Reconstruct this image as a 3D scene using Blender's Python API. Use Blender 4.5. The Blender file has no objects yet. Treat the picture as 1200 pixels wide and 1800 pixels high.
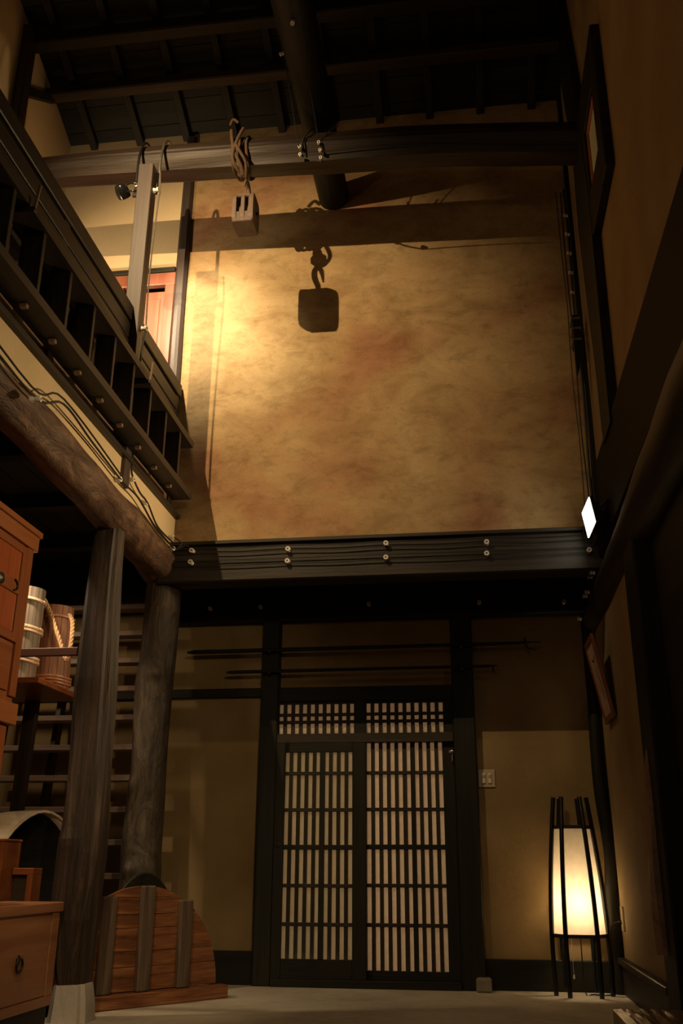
import bpy, bmesh, math, random
from mathutils import Vector, Matrix, noise
random.seed(7)
SC = bpy.context.scene
COL = SC.collection
PI = math.pi

# ------------------------------------------------------------------ camera
f_px = 1663.7
p, yw, r = 0.360010766, -0.135137202, 0.00608951228
cy, sy, c, s, cr, sr = math.cos(yw), math.sin(yw), math.cos(p), math.sin(p), math.cos(r), math.sin(r)
R = Matrix(((cr, -sr, 0), (sr, cr, 0), (0, 0, 1))) @ Matrix(((1, 0, 0), (0, s, -c), (0, c, s))) @ Matrix(((cy, -sy, 0), (sy, cy, 0), (0, 0, 1)))
cam_d = bpy.data.cameras.new('camera'); cam = bpy.data.objects.new('camera', cam_d); COL.objects.link(cam)
M = Matrix((R[0], -R[1], -R[2])).transposed().to_4x4()
M.translation = Vector((0, 0, 0.85))
cam.matrix_world = M
cam_d.sensor_fit = 'VERTICAL'; cam_d.sensor_height = 36.0; cam_d.lens = f_px / 1800 * 36
cam_d.clip_start = 0.05
SC.camera = cam

# ------------------------------------------------------------------ world, lights, exposure
w = bpy.data.worlds.new('world'); SC.world = w; w.use_nodes = True
w.node_tree.nodes['Background'].inputs[0].default_value = (0.9, 1.0, 0.75, 1)
w.node_tree.nodes['Background'].inputs[1].default_value = 0.002
SC.view_settings.view_transform = 'Standard'; SC.view_settings.look = 'None'
SC.view_settings.gamma = 1; SC.view_settings.use_curve_mapping = False
SC.view_settings.exposure = 0.0

def spot(name, loc, target, power, angle, blend, color, radius=0.03):
    d = bpy.data.lights.new(name, 'SPOT'); o = bpy.data.objects.new(name, d); COL.objects.link(o)
    d.energy = power; d.spot_size = math.radians(angle); d.spot_blend = blend; d.color = color
    d.shadow_soft_size = radius
    o.location = loc
    o.rotation_euler = (Vector(target) - Vector(loc)).to_track_quat('-Z', 'Y').to_euler()
    return o
WARM = (1.0, 0.695, 0.355)
def point(name, loc, power, color, radius):
    d = bpy.data.lights.new(name, 'POINT'); o = bpy.data.objects.new(name, d); COL.objects.link(o)
    d.energy = power; d.color = color; d.shadow_soft_size = radius; o.location = loc; return o
spot('loft_wide_spotlight', (-2.64, 3.5, 6.32), (-1.95, 7.0, 4.9), 680, 78, 1.0, WARM, 0.012)
spot('post_spotlight_beam', (-2.535, 5.865, 5.785), (-2.30, 7.0, 5.28), 235, 74, 1.0, (1.0, 0.80, 0.52), 0.03)
spot('roof_spotlight', (-0.3, 3.9, 6.1), (-1.5, 7.2, 0.1), 110, 52, 0.8, WARM, 0.03)
spot('front_room_spotlight', (0.4, 1.2, 3.4), (-2.8, 6.2, 1.7), 150, 48, 0.8, WARM, 0.05)
spot('left_low_fill', (-1.75, 3.3, 3.15), (-2.35, 6.6, 0.2), 130, 34, 0.9, (1.0, 0.72, 0.42), 0.03)  # added unseen fill that rakes the round lid and nearby floor
spot('left_room_spotlight', (-3.1, 5.85, 3.1), (-2.45, 6.6, 0.5), 85, 84, 0.8, (1.0, 0.74, 0.46), 0.03)
point('loft_lamp', (-3.3, 6.0, 4.55), 14, (1.0, 0.72, 0.42), 0.08)
spot('loft_wall_fill', (-3.2, 6.0, 4.6), (-2.95, 7.0, 5.45), 150, 84, 1.0, (1.0, 0.76, 0.46), 0.08)  # added unseen fill beside the loft lamp, brightens the cream wall
spot('side_room_fill', (-3.95, 6.75, 3.0), (-3.05, 8.0, 1.5), 22, 105, 0.9, (1.0, 0.74, 0.44), 0.10)  # added unseen fill for the stair and the wall behind it
point('hall_fill_behind', (-0.6, -0.9, 3.6), 22, (1.0, 0.84, 0.52), 0.25)  # added dim fill behind the camera, lifts the darkest areas
spot('floodlight_beam', (0.86, 6.50, 3.20), (-2.3, 4.3, 3.6), 280, 104, 0.6, WARM, 0.08)

al = bpy.data.lights.new('door_backlight', 'AREA'); ao = bpy.data.objects.new('door_backlight', al); COL.objects.link(ao)  # added unseen area light that backlights the door paper
al.shape = 'RECTANGLE'; al.size = 1.8; al.size_y = 2.0; al.energy = 92; al.color = (1.0, 0.80, 0.58)
ao.location = (-0.9, 9.6, 1.0); ao.rotation_euler = (-PI / 2, 0, 0)

# ------------------------------------------------------------------ materials
def new_mat(name):
    m = bpy.data.materials.new(name); m.use_nodes = True
    nt = m.node_tree; b = nt.nodes['Principled BSDF']
    return m, nt, b
def _coords(nt, scale, rot=(0, 0, 0)):
    tc = nt.nodes.new('ShaderNodeTexCoord'); mp = nt.nodes.new('ShaderNodeMapping')
    mp.inputs['Scale'].default_value = scale; mp.inputs['Rotation'].default_value = rot
    nt.links.new(tc.outputs['Object'], mp.inputs[0]); return mp
def _noise(nt, mp, sc, det=4, rough=0.55, dist=0.0):
    n = nt.nodes.new('ShaderNodeTexNoise'); n.inputs['Scale'].default_value = sc
    n.inputs['Detail'].default_value = det; n.inputs['Roughness'].default_value = rough
    n.inputs['Distortion'].default_value = dist
    nt.links.new(mp.outputs[0], n.inputs['Vector']); return n
def _ramp(nt, src, stops):
    rp = nt.nodes.new('ShaderNodeValToRGB'); el = rp.color_ramp.elements
    while len(el) < len(stops): el.new(0.5)
    for e, (pos, col) in zip(el, stops): e.position = pos; e.color = (*col, 1)
    nt.links.new(src, rp.inputs[0]); return rp
def _bump(nt, b, src, strength, dist=0.01, prev=None):
    bp = nt.nodes.new('ShaderNodeBump'); bp.inputs['Strength'].default_value = strength
    bp.inputs['Distance'].default_value = dist
    nt.links.new(src, bp.inputs['Height'])
    if prev: nt.links.new(prev.outputs[0], bp.inputs['Normal'])
    nt.links.new(bp.outputs[0], b.inputs['Normal']); return bp
def wood(name, c0, c1, c2, axis='X', rough=0.5, scale=9, bump=0.5, spec=0.5, stretch=0.06, turn=0.0):
    m, nt, b = new_mat(name)
    sc = [1, 1, 1]; sc['XYZ'.index(axis)] = stretch
    mp = _coords(nt, sc)
    if turn:
        pre = nt.nodes.new('ShaderNodeMapping'); pre.inputs['Rotation'].default_value = (0, 0, -turn)
        src = mp.inputs[0].links[0].from_socket
        nt.links.new(src, pre.inputs[0]); nt.links.new(pre.outputs[0], mp.inputs[0])
    n1 = _noise(nt, mp, scale, 6, 0.6, 0.6)
    n2 = _noise(nt, mp, scale * 7, 4, 0.6)
    mx = nt.nodes.new('ShaderNodeMath'); mx.operation = 'MULTIPLY_ADD'
    nt.links.new(n2.outputs[0], mx.inputs[0]); mx.inputs[1].default_value = 0.35
    nt.links.new(n1.outputs[0], mx.inputs[2])
    rp = _ramp(nt, mx.outputs[0], [(0.42, c0), (0.66, c1), (0.92, c2)])
    nt.links.new(rp.outputs[0], b.inputs['Base Color'])
    b.inputs['Roughness'].default_value = rough; b.inputs['Specular IOR Level'].default_value = spec
    _bump(nt, b, mx.outputs[0], bump, 0.006)
    return m
def plain(name, col, rough=0.5, metal=0.0, spec=0.5, var=0.25, sc=30):
    m, nt, b = new_mat(name)
    mp = _coords(nt, (1, 1, 1)); n = _noise(nt, mp, sc, 3)
    a = tuple(v * (1 - var) for v in col)
    rp = _ramp(nt, n.outputs[0], [(0.35, a), (0.65, col)])
    nt.links.new(rp.outputs[0], b.inputs['Base Color'])
    b.inputs['Roughness'].default_value = rough; b.inputs['Metallic'].default_value = metal
    b.inputs['Specular IOR Level'].default_value = spec
    return m

def mat_old_plaster():
    m, nt, b = new_mat('old_plaster')
    mp = _coords(nt, (1, 1, 1)); mp2 = _coords(nt, (1, 1, 1.7)); mp3 = _coords(nt, (1.0, 1, 2.8), (0, 0.35, 0))
    big = _noise(nt, mp, 0.75, 3, 0.55, 0.5); big2 = _noise(nt, mp2, 1.9, 5, 0.65, 0.6); mid = _noise(nt, mp2, 7, 7, 0.72, 0.4)
    fine = _noise(nt, mp, 95, 4, 0.75); spots = _noise(nt, mp3, 13, 9, 0.8, 0.3)
    r1 = _ramp(nt, big.outputs[0], [(0.36, (0.40, 0.21, 0.12)), (0.48, (0.47, 0.315, 0.165)), (0.64, (0.56, 0.41, 0.225))])
    r5 = _ramp(nt, big2.outputs[0], [(0.34, (0.70, 0.66, 0.58)), (0.5, (0.94, 0.93, 0.9)), (0.62, (1.06, 1.05, 1.02))])
    r2 = _ramp(nt, mid.outputs[0], [(0.32, (0.72, 0.70, 0.66)), (0.52, (1, 1, 1))])
    r3 = _ramp(nt, spots.outputs[0], [(0.30, (0.30, 0.26, 0.22)), (0.365, (1, 1, 1))])
    r4 = _ramp(nt, fine.outputs[0], [(0.3, (0.80, 0.79, 0.77)), (0.6, (1.0, 1.0, 1.0))])
    cur = None
    for q in (r5, r2, r3, r4):
        mx = nt.nodes.new('ShaderNodeMix'); mx.data_type = 'RGBA'; mx.blend_type = 'MULTIPLY'
        mx.inputs[0].default_value = 0.9
        nt.links.new(r1.outputs[0] if cur is None else cur.outputs[2], mx.inputs[6]); nt.links.new(q.outputs[0], mx.inputs[7])
        cur = mx
    nt.links.new(cur.outputs[2], b.inputs['Base Color'])
    b.inputs['Roughness'].default_value = 0.92; b.inputs['Specular IOR Level'].default_value = 0.15
    bp = _bump(nt, b, mid.outputs[0], 0.25, 0.012); _bump(nt, b, fine.outputs[0], 0.4, 0.006, bp)
    return m
def mat_plaster(name, c0, c1, fsc=70, bump=0.25):
    m, nt, b = new_mat(name)
    mp = _coords(nt, (1, 1, 1)); big = _noise(nt, mp, 1.6, 5, 0.6); fine = _noise(nt, mp, fsc, 4, 0.7)
    mx = nt.nodes.new('ShaderNodeMath'); mx.operation = 'MULTIPLY_ADD'; mx.inputs[1].default_value = 0.4
    nt.links.new(fine.outputs[0], mx.inputs[0]); nt.links.new(big.outputs[0], mx.inputs[2])
    rp = _ramp(nt, mx.outputs[0], [(0.5, c0), (0.9, c1)])
    nt.links.new(rp.outputs[0], b.inputs['Base Color'])
    b.inputs['Roughness'].default_value = 0.9; b.inputs['Specular IOR Level'].default_value = 0.15
    _bump(nt, b, fine.outputs[0], bump, 0.004)
    return m
def mat_emit(name, col, strength):
    m, nt, b = new_mat(name)
    b.inputs['Base Color'].default_value = (*col, 1)
    b.inputs['Emission Color'].default_value = (*col, 1); b.inputs['Emission Strength'].default_value = strength
    return m
def mat_paper(name, col, trans=0.5):
    m, nt, b = new_mat(name); out = nt.nodes['Material Output']
    nt.nodes.remove(b)
    mp = _coords(nt, (1, 1, 1)); n = _noise(nt, mp, 26, 4)
    rp = _ramp(nt, n.outputs[0], [(0.3, tuple(v * 0.9 for v in col)), (0.7, col)])
    d = nt.nodes.new('ShaderNodeBsdfDiffuse'); t = nt.nodes.new('ShaderNodeBsdfTranslucent'); mx = nt.nodes.new('ShaderNodeMixShader')
    nt.links.new(rp.outputs[0], d.inputs[0]); nt.links.new(rp.outputs[0], t.inputs[0])
    mx.inputs[0].default_value = trans
    nt.links.new(d.outputs[0], mx.inputs[1]); nt.links.new(t.outputs[0], mx.inputs[2]); nt.links.new(mx.outputs[0], out.inputs[0])
    return m
def mat_glass(name):
    m, nt, b = new_mat(name); out = nt.nodes['Material Output']; nt.nodes.remove(b)
    t = nt.nodes.new('ShaderNodeBsdfTransparent'); g = nt.nodes.new('ShaderNodeBsdfGlossy'); mx = nt.nodes.new('ShaderNodeMixShader')
    g.inputs['Roughness'].default_value = 0.08; t.inputs[0].default_value = (0.93, 0.95, 0.92, 1)
    mx.inputs[0].default_value = 0.07; nt.links.new(t.outputs[0], mx.inputs[1]); nt.links.new(g.outputs[0], mx.inputs[2])
    nt.links.new(mx.outputs[0], out.inputs[0]); return m
def mat_rope(name, c0, c1):
    m, nt, b = new_mat(name)
    mp = _coords(nt, (1, 1, 1)); n = _noise(nt, mp, 90, 4, 0.7)
    rp = _ramp(nt, n.outputs[0], [(0.3, c0), (0.7, c1)])
    nt.links.new(rp.outputs[0], b.inputs['Base Color']); b.inputs['Roughness'].default_value = 0.9
    _bump(nt, b, n.outputs[0], 0.5, 0.004); return m

DK0, DK1, DK2 = (0.013, 0.010, 0.006), (0.030, 0.020, 0.013), (0.058, 0.038, 0.025)
mt = {}
def mat_rough_log(name, c0, c1, c2, axis, st=0.45):
    m, nt, b = new_mat(name)
    sc = [1, 1, 1]; sc['XYZ'.index(axis)] = st
    mp = _coords(nt, sc); sc2 = [1, 1, 1]; sc2['XYZ'.index(axis)] = 0.1; mp2 = _coords(nt, sc2)
    n1 = _noise(nt, mp, 6, 8, 0.7, 1.5); n2 = _noise(nt, mp2, 30, 5, 0.65, 0.3)
    mx = nt.nodes.new('ShaderNodeMath'); mx.operation = 'MULTIPLY_ADD'; mx.inputs[1].default_value = 0.35
    nt.links.new(n2.outputs[0], mx.inputs[0]); nt.links.new(n1.outputs[0], mx.inputs[2])
    rp = _ramp(nt, mx.outputs[0], [(0.5, c0), (0.68, c1), (0.86, c2)])
    nt.links.new(rp.outputs[0], b.inputs['Base Color']); b.inputs['Roughness'].default_value = 0.5
    _bump(nt, b, mx.outputs[0], 1.0, 0.02)
    return m
mt['roughY'] = mat_rough_log('knotty_brown_log', (0.035, 0.018, 0.010), (0.105, 0.055, 0.032), (0.22, 0.125, 0.07), 'Y')
mt['hewnZ'] = mat_rough_log('hewn_weathered_post', (0.014, 0.009, 0.0055), (0.042, 0.026, 0.017), (0.12, 0.078, 0.052), 'Z', 0.09)
mt['roughZ'] = mat_rough_log('knotty_dark_post_log', (0.022, 0.015, 0.009), (0.065, 0.045, 0.028), (0.14, 0.10, 0.062), 'Z')
for ax in 'XYZ':
    mt['beam' + ax] = wood('dark_beam_wood_' + ax.lower(), (0.022, 0.014, 0.010), (0.058, 0.037, 0.027), (0.115, 0.076, 0.056), ax, 0.38, 7, 0.8, 0.5)
    mt['dark' + ax] = wood('black_stained_wood_' + ax.lower(), DK0, DK1, DK2, ax, 0.5, 10, 0.4, 0.4)
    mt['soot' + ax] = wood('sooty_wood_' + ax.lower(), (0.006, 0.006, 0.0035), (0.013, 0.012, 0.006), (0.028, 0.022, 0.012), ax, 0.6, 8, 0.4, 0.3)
    mt['brown' + ax] = wood('weathered_brown_log_' + ax.lower(), (0.04, 0.022, 0.012), (0.11, 0.062, 0.036), (0.21, 0.13, 0.08), ax, 0.5, 5, 0.9, 0.4, 0.12)
    mt['cab' + ax] = wood('reddish_cabinet_wood_' + ax.lower(), (0.11, 0.028, 0.007), (0.21, 0.062, 0.017), (0.30, 0.105, 0.034), ax, 0.35, 6, 0.15, 0.5)
    mt['mid' + ax] = wood('planed_brown_wood_' + ax.lower(), (0.13, 0.08, 0.055), (0.22, 0.14, 0.098), (0.30, 0.20, 0.15), ax, 0.5, 8, 0.2, 0.4)
mt['chestY'] = wood('brown_chest_wood', (0.17, 0.065, 0.026), (0.30, 0.13, 0.058), (0.40, 0.19, 0.095), 'Y', 0.4, 5, 0.15)
mt['beamX'] = wood('hewn_roof_beam_wood', (0.012, 0.008, 0.006), (0.028, 0.018, 0.013), (0.052, 0.034, 0.025), 'X', 0.52, 9, 0.9, 0.35)
mt['wbeam'] = wood('black_wall_beam_wood', (0.010, 0.009, 0.006), (0.024, 0.018, 0.013), (0.05, 0.036, 0.026), 'X', 0.5, 9, 0.5, 0.4)
mt['railY'] = wood('dark_railing_wood', (0.007, 0.005, 0.003), (0.016, 0.011, 0.007), (0.034, 0.022, 0.014), 'Y', 0.5, 10, 0.3, 0.4)
mt['ink2'] = wood('coal_black_beam_wood', (0.003, 0.003, 0.002), (0.006, 0.0055, 0.0035), (0.012, 0.010, 0.006), 'Y', 0.7, 8, 0.3, 0.15)
mt['bar'] = wood('dark_red_bar_wood', (0.03, 0.010, 0.006), (0.06, 0.02, 0.012), (0.10, 0.036, 0.02), 'X', 0.45, 8, 0.3)
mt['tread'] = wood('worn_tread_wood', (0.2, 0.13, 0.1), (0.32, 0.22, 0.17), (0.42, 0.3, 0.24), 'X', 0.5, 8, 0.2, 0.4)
mt['hpost'] = wood('mauve_brown_post_wood', (0.032, 0.021, 0.017), (0.058, 0.041, 0.034), (0.09, 0.064, 0.053), 'Z', 0.5, 8, 0.2, 0.4)
mt['lid'] = wood('grooved_old_plank_wood', (0.04, 0.014, 0.006), (0.23, 0.085, 0.032), (0.46, 0.21, 0.095), 'X', 0.5, 16, 1.0, 0.5, 0.07, math.atan2(0.81, 0.62))
mt['batten'] = wood('pale_edged_batten_wood', (0.05, 0.033, 0.022), (0.12, 0.08, 0.055), (0.24, 0.18, 0.12), 'Z', 0.6, 9, 0.5, 0.4)
mt['ledge'] = wood('lit_brown_block_wood', (0.07, 0.038, 0.018), (0.24, 0.13, 0.06), (0.42, 0.26, 0.13), 'Y', 0.32, 12, 1.0, 0.7, 0.12)
mt['red'] = wood('red_lacquered_wood', (0.3, 0.07, 0.03), (0.42, 0.13, 0.06), (0.5, 0.2, 0.1), 'Z', 0.4, 6, 0.1)
mt['cabred'] = wood('polished_red_brown_panel', (0.16, 0.035, 0.01), (0.27, 0.065, 0.018), (0.36, 0.10, 0.03), 'Z', 0.3, 5, 0.1, 0.5)
mt['loftdoor'] = wood('pinkish_door_wood', (0.17, 0.045, 0.024), (0.26, 0.085, 0.048), (0.33, 0.13, 0.085), 'Z', 0.35, 5, 0.15, 0.5)
mt['tub'] = wood('grey_bucket_staves', (0.10, 0.078, 0.06), (0.19, 0.15, 0.115), (0.28, 0.23, 0.18), 'Z', 0.6, 10, 0.5)
mt['tubred'] = wood('reddish_bucket_staves', (0.22, 0.085, 0.05), (0.38, 0.17, 0.10), (0.5, 0.25, 0.16), 'Z', 0.55, 10, 0.5)
mt['hoop'] = plain('split_bamboo_hoop', (0.70, 0.33, 0.18), 0.4)
mt['hoopl'] = plain('pale_hoop', (0.75, 0.55, 0.38), 0.5)
mt['oldpl'] = mat_old_plaster()
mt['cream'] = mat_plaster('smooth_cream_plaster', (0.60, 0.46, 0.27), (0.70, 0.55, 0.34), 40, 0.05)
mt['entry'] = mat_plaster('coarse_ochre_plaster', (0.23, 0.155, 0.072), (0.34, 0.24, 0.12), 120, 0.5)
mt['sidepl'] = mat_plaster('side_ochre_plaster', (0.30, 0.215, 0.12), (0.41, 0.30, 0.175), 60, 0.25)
mt['floor'] = mat_plaster('trodden_earth_concrete', (0.34, 0.29, 0.22), (0.52, 0.46, 0.36), 14, 0.3)
mt['concrete'] = mat_plaster('footing_concrete', (0.34, 0.31, 0.26), (0.5, 0.46, 0.4), 45, 0.4)
mt['ceramic'] = plain('white_ceramic', (0.78, 0.74, 0.66), 0.25, var=0.1)
mt['iron'] = plain('black_iron', (0.03, 0.028, 0.026), 0.4, 0.6)
mt['steel'] = plain('bright_steel', (0.55, 0.52, 0.48), 0.3, 0.9)
mt['black'] = plain('black_enamel', (0.012, 0.012, 0.012), 0.15, 0.0, 0.6)
mt['cable'] = plain('black_cloth_cable', (0.02, 0.018, 0.015), 0.6)
mt['wirel'] = plain('grey_cable', (0.14, 0.12, 0.10), 0.5)
mt['rope'] = mat_rope('brown_rope', (0.045, 0.025, 0.012), (0.115, 0.064, 0.030))
mt['ropel'] = mat_rope('straw_rope', (0.45, 0.25, 0.12), (0.72, 0.48, 0.27))
mt['pulley'] = wood('brown_pulley_wood', (0.045, 0.025, 0.015), (0.085, 0.050, 0.031), (0.13, 0.080, 0.052), 'Z', 0.6, 9, 0.4)
mt['paper'] = mat_paper('translucent_door_paper', (0.72, 0.62, 0.50), 0.35)
mt['shade'] = mat_paper('lamp_shade_paper', (0.95, 0.85, 0.68), 0.62)
mt['glass'] = mat_glass('clear_window_glass')
mt['flood'] = mat_emit('halogen_light_face', (1.0, 0.88, 0.66), 7)
mt['bulb'] = mat_emit('glowing_bulb', (1.0, 0.72, 0.40), 14)
mt['plastic'] = plain('ivory_plastic', (0.52, 0.42, 0.30), 0.35, var=0.08)
mt['pane'] = plain('greenish_window_paper', (0.72, 0.80, 0.60), 0.5, var=0.15, sc=6)
mt['art'] = plain('yellowed_paper', (0.5, 0.34, 0.26), 0.8, var=0.12, sc=8)
mt['ink'] = plain('brush_ink', (0.14, 0.075, 0.05), 0.8)
mt['bark'] = wood('pale_bark_sheet', (0.42, 0.32, 0.22), (0.62, 0.51, 0.38), (0.78, 0.68, 0.54), 'X', 0.7, 4, 0.6, 0.3, 0.3)
mt['stone'] = mat_plaster('grey_stone', (0.2, 0.17, 0.13), (0.32, 0.28, 0.22), 20, 0.5)

# ------------------------------------------------------------------ mesh building
class MB:
    def __init__(s): s.bm = bmesh.new(); s.sm = False
    def box(s, x0, x1, y0, y1, z0, z1, bev=0.0, mat=None, seg=1):
        r_ = bmesh.ops.create_cube(s.bm, size=1.0)
        vs = r_['verts']
        for v in vs:
            v.co = Vector(((x0 + x1) / 2 + v.co.x * (x1 - x0), (y0 + y1) / 2 + v.co.y * (y1 - y0), (z0 + z1) / 2 + v.co.z * (z1 - z0)))
        if bev > 0:
            es = list({e for v in vs for e in v.link_edges})
            g = bmesh.ops.bevel(s.bm, geom=es, offset=bev, segments=seg, affect='EDGES', profile=0.6)
            vs = list(set(vs) & set(s.bm.verts)) + g['verts'] if False else [v for v in g['verts']]
        if mat is not None:
            for v in set(vs):
                if v.is_valid: v.co = mat @ v.co
        return s
    def rings(s, rings, closed=True, cap=True):
        bm = s.bm; vr = [[bm.verts.new(q) for q in rg] for rg in rings]; n = len(vr[0])
        for a, b in zip(vr, vr[1:]):
            for i in range(n if closed else n - 1):
                j = (i + 1) % n; bm.faces.new((a[i], a[j], b[j], b[i]))
        if cap and closed:
            bm.faces.new(list(reversed(vr[0]))); bm.faces.new(vr[-1])
        return s
    def tube(s, pts, rad, n=8, smooth_path=0):
        pts = [Vector(q) for q in pts]
        if smooth_path: pts = spline(pts, smooth_path)
        rads = rad if isinstance(rad, (list, tuple)) else [rad] * len(pts)
        if len(rads) != len(pts):
            L = len(pts) - 1; k = len(rads) - 1
            rads = [rads[min(int(i / L * k), k - 1)] * (1 - (i / L * k - min(int(i / L * k), k - 1))) + rads[min(int(i / L * k), k - 1) + 1] * (i / L * k - min(int(i / L * k), k - 1)) for i in range(L + 1)]
        rg = []; up = None
        for i, q in enumerate(pts):
            t = (pts[min(i + 1, len(pts) - 1)] - pts[max(i - 1, 0)]).normalized()
            if up is None: up = Vector((0, 0, 1)) if abs(t.z) < 0.9 else Vector((0, 1, 0))
            a = (up - t * up.dot(t)).normalized(); b = t.cross(a); up = a
            rg.append([q + (a * math.cos(2 * PI * k / n) + b * math.sin(2 * PI * k / n)) * rads[i] for k in range(n)])
        s.rings(rg); s.sm = True; return s
    def log(s, pts, radii, n=16, jit=0.04, sub=10, knots=(), facet=0, seed=0.0, asp=1.0):
        """pts path, radii per point; noise-displaced trunk.  facet>0 = hewn with that many faces"""
        P = spline([Vector(q) for q in pts], sub); m = len(P)
        rg = []; up = None
        for i, q in enumerate(P):
            u = i / (m - 1) * (len(radii) - 1); k = min(int(u), len(radii) - 2); rr = radii[k] * (1 - (u - k)) + radii[k + 1] * (u - k)
            t = (P[min(i + 1, m - 1)] - P[max(i - 1, 0)]).normalized()
            if up is None: up = Vector((0, 0, 1)) if abs(t.z) < 0.9 else Vector((0, 1, 0))
            a = (up - t * up.dot(t)).normalized(); b = t.cross(a); up = a
            ring = []
            for j in range(n):
                th = 2 * PI * j / n
                d = a * math.cos(th) * asp + b * math.sin(th)
                rad = rr
                if facet:
                    w_ = 2 * PI / facet; ph = (th + w_ / 2) % w_ - w_ / 2; rad = rr * (0.94 / math.cos(ph) if abs(ph) < w_ / 2 else 1)
                rad *= 1 + jit * noise.noise(q * 1.7 + d * 1.5 + Vector((seed, seed, 0))) * 2
                pt = q + d * rad
                for kp, kr, kh in knots:
                    dd = (pt - Vector(kp)).length
                    pt += d * kh * math.exp(-(dd / kr) ** 2)
                ring.append(pt)
            rg.append(ring)
        s.rings(rg); s.sm = not facet; return s
    def prism(s, poly, frame, depth):
        """poly 2D (u,v) extruded along frame z by depth; frame 4x4 maps (u,v,w)->world"""
        A = [frame @ Vector((u, v, 0)) for u, v in poly]; B = [frame @ Vector((u, v, depth)) for u, v in poly]
        va = [s.bm.verts.new(q) for q in A]; vb = [s.bm.verts.new(q) for q in B]; n = len(va)
        s.bm.faces.new(list(reversed(va))); s.bm.faces.new(vb)
        for i in range(n): s.bm.faces.new((va[i], va[(i + 1) % n], vb[(i + 1) % n], vb[i]))
        return s
    def lathe(s, prof, c, axis=Vector((0, 0, 1)), n=20):
        axis = Vector(axis).normalized(); a = axis.orthogonal().normalized(); b = axis.cross(a); c = Vector(c)
        s.rings([[c + axis * h + (a * math.cos(2 * PI * k / n) + b * math.sin(2 * PI * k / n)) * max(rr, 1e-4) for k in range(n)] for rr, h in prof]); s.sm = True
        return s
def spline(P, sub):
    out = []
    for i in range(len(P) - 1):
        p0 = P[max(i - 1, 0)]; p1 = P[i]; p2 = P[i + 1]; p3 = P[min(i + 2, len(P) - 1)]
        for k in range(sub):
            t = k / sub
            out.append(0.5 * ((2 * p1) + (p2 - p0) * t + (2 * p0 - 5 * p1 + 4 * p2 - p3) * t * t + (3 * p1 - p0 - 3 * p2 + p3) * t ** 3))
    out.append(P[-1]); return out
def frame(o, u, v):
    u = Vector(u).normalized(); v = Vector(v).normalized(); w_ = u.cross(v)
    m = Matrix((u, v, w_)).transposed().to_4x4(); m.translation = Vector(o); return m

def put(name, mb, mat, parent=None, kind=None, label=None, cat=None, group=None, smooth=None):
    bm = mb.bm
    bmesh.ops.recalc_face_normals(bm, faces=bm.faces)
    cs = [v.co for v in bm.verts]
    lo = Vector((min(q[i] for q in cs) for i in range(3))); hi = Vector((max(q[i] for q in cs) for i in range(3)))
    org = Vector(((lo.x + hi.x) / 2, (lo.y + hi.y) / 2, lo.z))
    base = root_loc(parent) if parent else Vector((0, 0, 0))
    for v in bm.verts: v.co -= org
    me = bpy.data.meshes.new(name); bm.to_mesh(me); bm.free()
    me.materials.append(mt[mat] if isinstance(mat, str) else mat)
    sm = mb.sm if smooth is None else smooth
    if sm:
        me.shade_smooth() if hasattr(me, 'shade_smooth') else None
        try: me.set_sharp_from_angle(angle=math.radians(50))
        except Exception: pass
    o = bpy.data.objects.new(name, me); COL.objects.link(o)
    o.location = org - base
    if parent: o.parent = parent
    if kind: o['kind'] = kind
    if label: o['label'] = label
    if cat: o['category'] = cat
    if group: o['group'] = group
    return o
def root_loc(o):
    v = Vector((0, 0, 0))
    while o: v += o.location; o = o.parent
    return v
def thing(name, label, cat, loc, group=None):
    o = bpy.data.objects.new(name, None); COL.objects.link(o); o.location = loc
    o.empty_display_size = 0.1
    o['label'] = label; o['category'] = cat
    if group: o['group'] = group
    return o
def struct_empty(name, loc):
    o = bpy.data.objects.new(name, None); COL.objects.link(o); o.location = loc; o['kind'] = 'structure'; o.empty_display_size = 0.1
    return o
def B(*a, **k): return MB().box(*a, **k)
def put_copy(src, name, loc, parent):
    o = src.copy(); COL.objects.link(o); o.parent = parent; o.location = Vector(loc); return o
def tree_copy(root, loc, label, group=None):
    q = root.copy(); COL.objects.link(q); q.location = loc; q['label'] = label
    if group: q['group'] = group
    for ch in list(root.children):
        cc = ch.copy(); COL.objects.link(cc); cc.parent = q
        for g in list(ch.children):
            d = g.copy(); COL.objects.link(d); d.parent = cc
    return q

# ================================================================== SETTING
YU, YD, XR, XL = 7.0, 8.0, 1.05, -3.65
put('floor', B(-4.6, 1.4, -1.6, 8.15, -0.1, 0.0), 'floor', kind='structure')
put('wall_back', B(-2.40, 1.2, YU, YU + 0.15, 3.0, 7.6), 'oldpl', kind='structure')
put('wall_loft', B(-3.8, -2.44, YU, YU + 0.15, 5.93, 7.6), 'cream', kind='structure')
put('wall_left', B(XL - 0.15, XL, -1.6, YU + 0.15, 3.45, 10.6), 'cream', kind='structure')
put('wall_left', B(-4.55, -4.4, -1.6, 8.15, 0.0, 3.45), 'sidepl', kind='structure')
put('wall_front', B(-4.6, 1.4, -1.75, -1.6, 0.0, 10.6), 'sidepl', kind='structure')
put('wall_right', B(XR, XR + 0.15, 5.9, 8.15, 0.0, 3.0), 'sidepl', kind='structure')
mb = MB()
mb.box(XR, XR + 0.15, -1.6, 5.05, 3.0, 10.6); mb.box(XR, XR + 0.15, 5.85, YU + 0.15, 3.0, 10.6)
mb.box(XR, XR + 0.15, 5.05, 5.85, 3.0, 5.10); mb.box(XR, XR + 0.15, 5.05, 5.85, 6.12, 10.6)
put('wall_right', mb, 'sidepl', kind='structure')
put('wall_right', B(XR + 0.06, XR + 0.15, -1.6, 5.55, 0.0, 3.0), 'sootY', kind='structure')
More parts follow.
